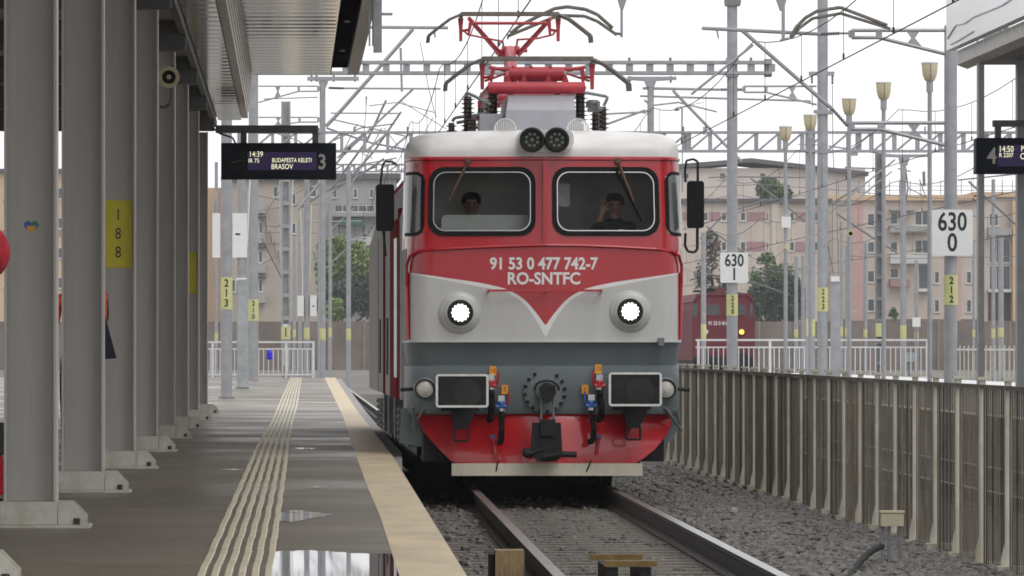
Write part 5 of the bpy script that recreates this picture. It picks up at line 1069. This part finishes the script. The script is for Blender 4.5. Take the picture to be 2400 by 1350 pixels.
for sx in (-.9, .9): b = MB(); b.lathe([(.24, 0), (.24, .06), (.09, .061), (.09, .5)], (lx+sx, ld-.5, 1.05), (0, 1, 0), 16); b.build('buffer', DARK, t)
for k in range(2):
    b = MB(); y = ld+3+8*k; b.path([(lx-.8, y, 4.9), (lx-.4, y, 5.0), (lx+.4, y, 5.0), (lx+.8, y, 4.9)], .03); b.path([(lx-.4, y, 5), (lx-.2, y, 4.4), (lx+.2, y, 4.4), (lx+.4, y, 5)], .03); b.bx(lx-.6, lx+.6, y-.6, y+.6, 4.3, 4.4)
    b.build('pantograph', DARK, t)
b = MB(); b.bx(lx-.35, lx+.1, ld+.3, ld+.6, 4.2, 4.42); b.build('top_lamp', MARR, t)
p = W(632, 843, 66); b = MB(); b.lathe([(.06, 0), (.11, .05), (.1, .25), (.04, .36)], p, (0, 0, 1), 10); tag(b.build('blue_bag', M('bright_blue', (.01, .01, .7), .5)), 'small bright blue object behind the left platform railing', 'bag')
p = W(2132, 830, 62); t = thing('signal_box', (p.x, p.y, -.3), 'low grey equipment box between the tracks behind the far platform', 'equipment box'); b = MB(); b.bx(p.x-.2, p.x+.2, p.y, p.y+.3, zz(815)*0+CAMZ-(848-VY)/62, CAMZ-(826-VY)/62); b.build('box', GALV, t); b = MB(); b.bx(p.x-.05, p.x+.05, p.y+.1, p.y+.2, -.3, CAMZ-(849-VY)/62); b.build('stand', GALVD, t)
p = W(2148, 755, 62); t = thing('track_sign', (p.x, p.y, -.3), 'small white distant plate on a thin post in the yard', 'sign'); b = MB(); b.bx(p.x-.15, p.x+.15, p.y, p.y+.02, CAMZ-(766-VY)/62, CAMZ-(744-VY)/62); b.build('plate', SIGNW, t); b = MB(); b.bx(p.x-.03, p.x+.03, p.y+.021, p.y+.08, -.3, CAMZ-(746-VY)/62); b.build('post', GALVD, t)
# ================================================================== PEOPLE
def person(loc, label, joints, edges, mats, matfn, root='pelvis', turn=0):
    names = list(joints); me = bpy.data.meshes.new('person'); ca, sa = math.cos(R(turn)), math.sin(R(turn))
    vs = [(x*ca-y*sa, x*sa+y*ca, z) for (x, y, z, r) in joints.values()]
    me.from_pydata(vs, [(names.index(a), names.index(c)) for a, c in edges], []); ob = bpy.data.objects.new('tmp', me); COL.objects.link(ob)
    ob.modifiers.new('s', 'SKIN'); sk = me.skin_vertices[0].data
    for i, nme in enumerate(names): r = joints[nme][3]; sk[i].radius = r if isinstance(r, tuple) else (r, r); sk[i].use_root = nme == root
    ms = ob.modifiers.new('d', 'SUBSURF'); ms.levels = 2; ms.render_levels = 2
    bpy.context.view_layer.update(); m2 = bpy.data.meshes.new_from_object(ob.evaluated_get(bpy.context.evaluated_depsgraph_get())); bpy.data.objects.remove(ob)
    for m in mats: m2.materials.append(m)
    for p in m2.polygons:
        c = p.center; x, y = c.x*ca+c.y*sa, -c.x*sa+c.y*ca; p.material_index = matfn(x, y, c.z); p.use_smooth = True
    m2.name = 'body'; t = thing('person', loc, label, 'person'); o = bpy.data.objects.new('body', m2); COL.objects.link(o); o.parent = t; ORG[o] = Vector(loc); return t
def skeleton(larm=None, rarm=None, wave=False):
    J = {'pelvis': (0, 0, .95, (.15, .11)), 'spine': (0, 0, 1.13, (.14, .10)), 'chest': (0, 0, 1.33, (.17, .11)), 'neckb': (0, 0, 1.46, .07), 'neck': (0, -.01, 1.53, .055), 'head': (0, -.02, 1.63, (.078, .095)), 'crown': (0, -.01, 1.71, (.07, .085)), 'nose': (0, -.125, 1.61, .014), 'chin': (0, -.085, 1.545, .03)}
    E = [('pelvis', 'spine'), ('spine', 'chest'), ('chest', 'neckb'), ('neckb', 'neck'), ('neck', 'head'), ('head', 'crown'), ('head', 'nose'), ('head', 'chin')]
    for sd, sg, arm in (('l', -1, larm), ('r', 1, rarm)):
        sh, el, wr, pa = arm or ((sg*.19, 0, 1.42), (sg*.245, .03, 1.15), (sg*.25, -.05, .92), (sg*.25, -.08, .84))
        J['ear'+sd] = (sg*.085, 0, 1.62, .018); E.append(('head', 'ear'+sd))
        for k, p, r in (('sh', sh, .065), ('el', el, .048), ('wr', wr, .032), ('pa', pa, (.042, .022))): J[k+sd] = (*p, r)
        E += [('chest', 'sh'+sd), ('sh'+sd, 'el'+sd), ('el'+sd, 'wr'+sd), ('wr'+sd, 'pa'+sd)]
        d = (Vector(pa)-Vector(wr)).normalized(); up = d.z > .3
        ac = Vector((1, 0, 0)) if up else Vector((.25*sg, -.95, 0))
        ac = (ac-d*ac.dot(d)).normalized(); th = ac*(1 if not up else (1 if sg < 0 else -1))
        for k, (of, ln) in enumerate(((-.034, .068), (-.012, .082), (.011, .078), (.033, .062))):
            b0 = Vector(pa)+ac*of+d*.03; b1 = b0+d*ln*.55+ac*of*.25; b2 = b0+d*ln+ac*of*(.5 if up else .1)+(Vector((0, -.012, 0)) if up else Vector((-sg*.02, 0, 0)))
            J['f%d%sa' % (k, sd)] = (*b0, .0105); J['f%d%sb' % (k, sd)] = (*b1, .0095); J['f%d%sc' % (k, sd)] = (*b2, .008)
            E += [('pa'+sd, 'f%d%sa' % (k, sd)), ('f%d%sa' % (k, sd), 'f%d%sb' % (k, sd)), ('f%d%sb' % (k, sd), 'f%d%sc' % (k, sd))]
        t0 = Vector(pa)+th*.045-d*.01; t1 = t0+th*.028+d*.035; J['t0'+sd] = (*t0, .013); J['t1'+sd] = (*t1, .010); E += [('pa'+sd, 't0'+sd), ('t0'+sd, 't1'+sd)]
        J['hip'+sd] = (sg*.1, 0, .88, .095); J['kn'+sd] = (sg*.11, -.015, .5, .062); J['an'+sd] = (sg*.115, .02, .1, .045); J['toe'+sd] = (sg*.13, -.15, .035, (.045, .03)); J['heel'+sd] = (sg*.115, .06, .04, .035)
        E += [('pelvis', 'hip'+sd), ('hip'+sd, 'kn'+sd), ('kn'+sd, 'an'+sd), ('an'+sd, 'toe'+sd), ('an'+sd, 'heel'+sd)]
    return J, E
def eyes(t, z=1.64, y=-.112, turn=0):
    o = ORG[t]; b = MB(); ca, sa = math.cos(R(turn)), math.sin(R(turn))
    for sg in (-1, 1): x0, y0 = sg*.032, y; b.lathe([(.012, 0), (.008, .006)], (o.x+x0*ca-y0*sa, o.y+x0*sa+y0*ca, o.z+z), (sa, -ca, 0), 8)
    b.bx(o.x-.022, o.x+.022, o.y+y-.002, o.y+y+.03, o.z+1.575, o.z+1.58) if turn == 0 else None
    b.build('facial_features', HAIRD, t)
def cap(t, mat, z=1.66, r=.105, h=.11, name='hair', peak=False):
    o = ORG[t]; b = MB(); b.lathe([(r*1.0, -.02), (r*1.04, .02), (r*.98, .06), (r*.7, h-.015), (r*.2, h)], (o.x, o.y+.012, o.z+z), (0, 0, 1), 18)
    if peak: b.prism([(o.x-.08, o.z+z), (o.x+.08, o.z+z), (o.x+.06, o.z+z+.012), (o.x-.06, o.z+z+.012)], o.y-.18, o.y-.06)
    b.build(name, mat, t, smooth=True)
# driver waving behind the right windscreen, second driver in the dark left half
px = lambda x: fx(x)
J, E = skeleton(larm=((-.19, 0, 1.42), (-.27, -.10, 1.28), (-.165, -.26, 1.50), (-.15, -.27, 1.585)))
t = person((fx(1452), LD+.9, 1.45), 'driver in dark jacket waving an open hand behind the right windscreen', J, E, [CLOTHD, SKIN, NAVY], lambda x, y, z: 1 if z > 1.485 or (z > 1.45 and y < -.2) else (2 if z < .92 else 0)); eyes(t); cap(t, HAIRD)
J, E = skeleton(); t = person((fx(1112), LD+1.1, 1.47), 'dim second driver sitting in the dark behind the left windscreen', J, E, [CLOTHD, SKIN, NAVY], lambda x, y, z: 1 if z > 1.485 else (2 if z < .92 else 0)); eyes(t); cap(t, HAIRD)
# worker in orange vest between the columns, traveller with a red knit cap at the very edge
s = 280; p = W(192, VY, s)
J, E = skeleton(rarm=((.17, 0, 1.42), (.15, .06, 1.16), (.10, -.08, 1.0), (.03, -.16, .99)))
def wm(x, y, z):
    if z > 1.5: return 1
    if abs(x) > .2 and z > .9: return 0
    if .98 < z < 1.46: return 3 if (1.02 < z < 1.07 or 1.14 < z < 1.18) else 2
    return 0
t = person((p.x, p.y, PZ), 'person in navy clothes and orange reflective vest, mostly hidden by a canopy column', J, E, [NAVY, SKIN, HIVIS, REFL], wm); t.scale = (1.06, 1.06, 1.10); eyes(t); cap(t, NAVY, name='cap', peak=True)
o = ORG[t]; b = MB(); b.prism([(o.x+.06, o.z+1.40), (o.x+.165, o.z+1.36), (o.x+.275, o.z+.965), (o.x+.06, o.z+.95)], o.y-.1, o.y+.02); b.build('coat_flap', NAVY, t)
p = W(-46, VY, 465); J, E = skeleton()
for k in J: x_, y_, z_, r_ = J[k]; J[k] = (x_, y_+(.35*(z_-1.5) if z_ < 1.5 else 0), z_, r_)
t = person((p.x, p.y, PZ), 'person in a puffy red hood at the left edge of the picture', J, E, [CLOTHD, SKIN, NAVY], lambda x, y, z: 1 if z > 1.5 else (2 if z < .92 else 0), turn=-90); eyes(t, turn=-90)
o = ORG[t]; b = MB(); b.lathe([(.15*math.sin(R(a))+.002, -.15*math.cos(R(a))) for a in range(0, 181, 15)], (o.x, o.y, o.z+1.63), (0, 0, 1), 20); b.build('knit_hood', KNITR, t, smooth=True)
p = W(-8, 1092, 330); t = thing('suitcase', (p.x, p.y, PZ), 'red and black suitcase standing behind the widest canopy column at left', 'suitcase'); b = MB(); b.prism(rr(p.x-.15, p.x+.055, PZ+.10, PZ+.38, .03, 3), p.y-.15, p.y+.15); b.build('shell', KNITR, t); b = MB(); b.prism(rr(p.x-.15, p.x+.065, PZ+.385, PZ+.62, .03, 3), p.y-.14, p.y+.14); b.build('bag', CLOTHD, t)
for dx in (-.1, .03):
    b = MB(); b.lathe([(.04, -.02), (.04, .02)], (p.x+dx, p.y-.1, PZ+.042), (1, 0, 0), 12); b.build('wheel', BLACK, t)
# ================================================================== HAZE
hz = MB(); hz.bx(-60, 120, -6, 620, -1.4, 32); ho = hz.build('haze', BLACK, None, (0, 0, 0))
hm = bpy.data.materials.new('haze_air'); hm.use_nodes = True; ht = hm.node_tree; ht.nodes.clear()
pv = ht.nodes.new('ShaderNodeVolumePrincipled'); pv.inputs['Color'].default_value = (.93, .95, .98, 1); pv.inputs['Density'].default_value = .0002; pv.inputs['Anisotropy'].default_value = .2
hout = ht.nodes.new('ShaderNodeOutputMaterial'); ht.links.new(pv.outputs[0], hout.inputs['Volume']); ho.data.materials.clear(); ho.data.materials.append(hm); ho['kind'] = 'stuff'
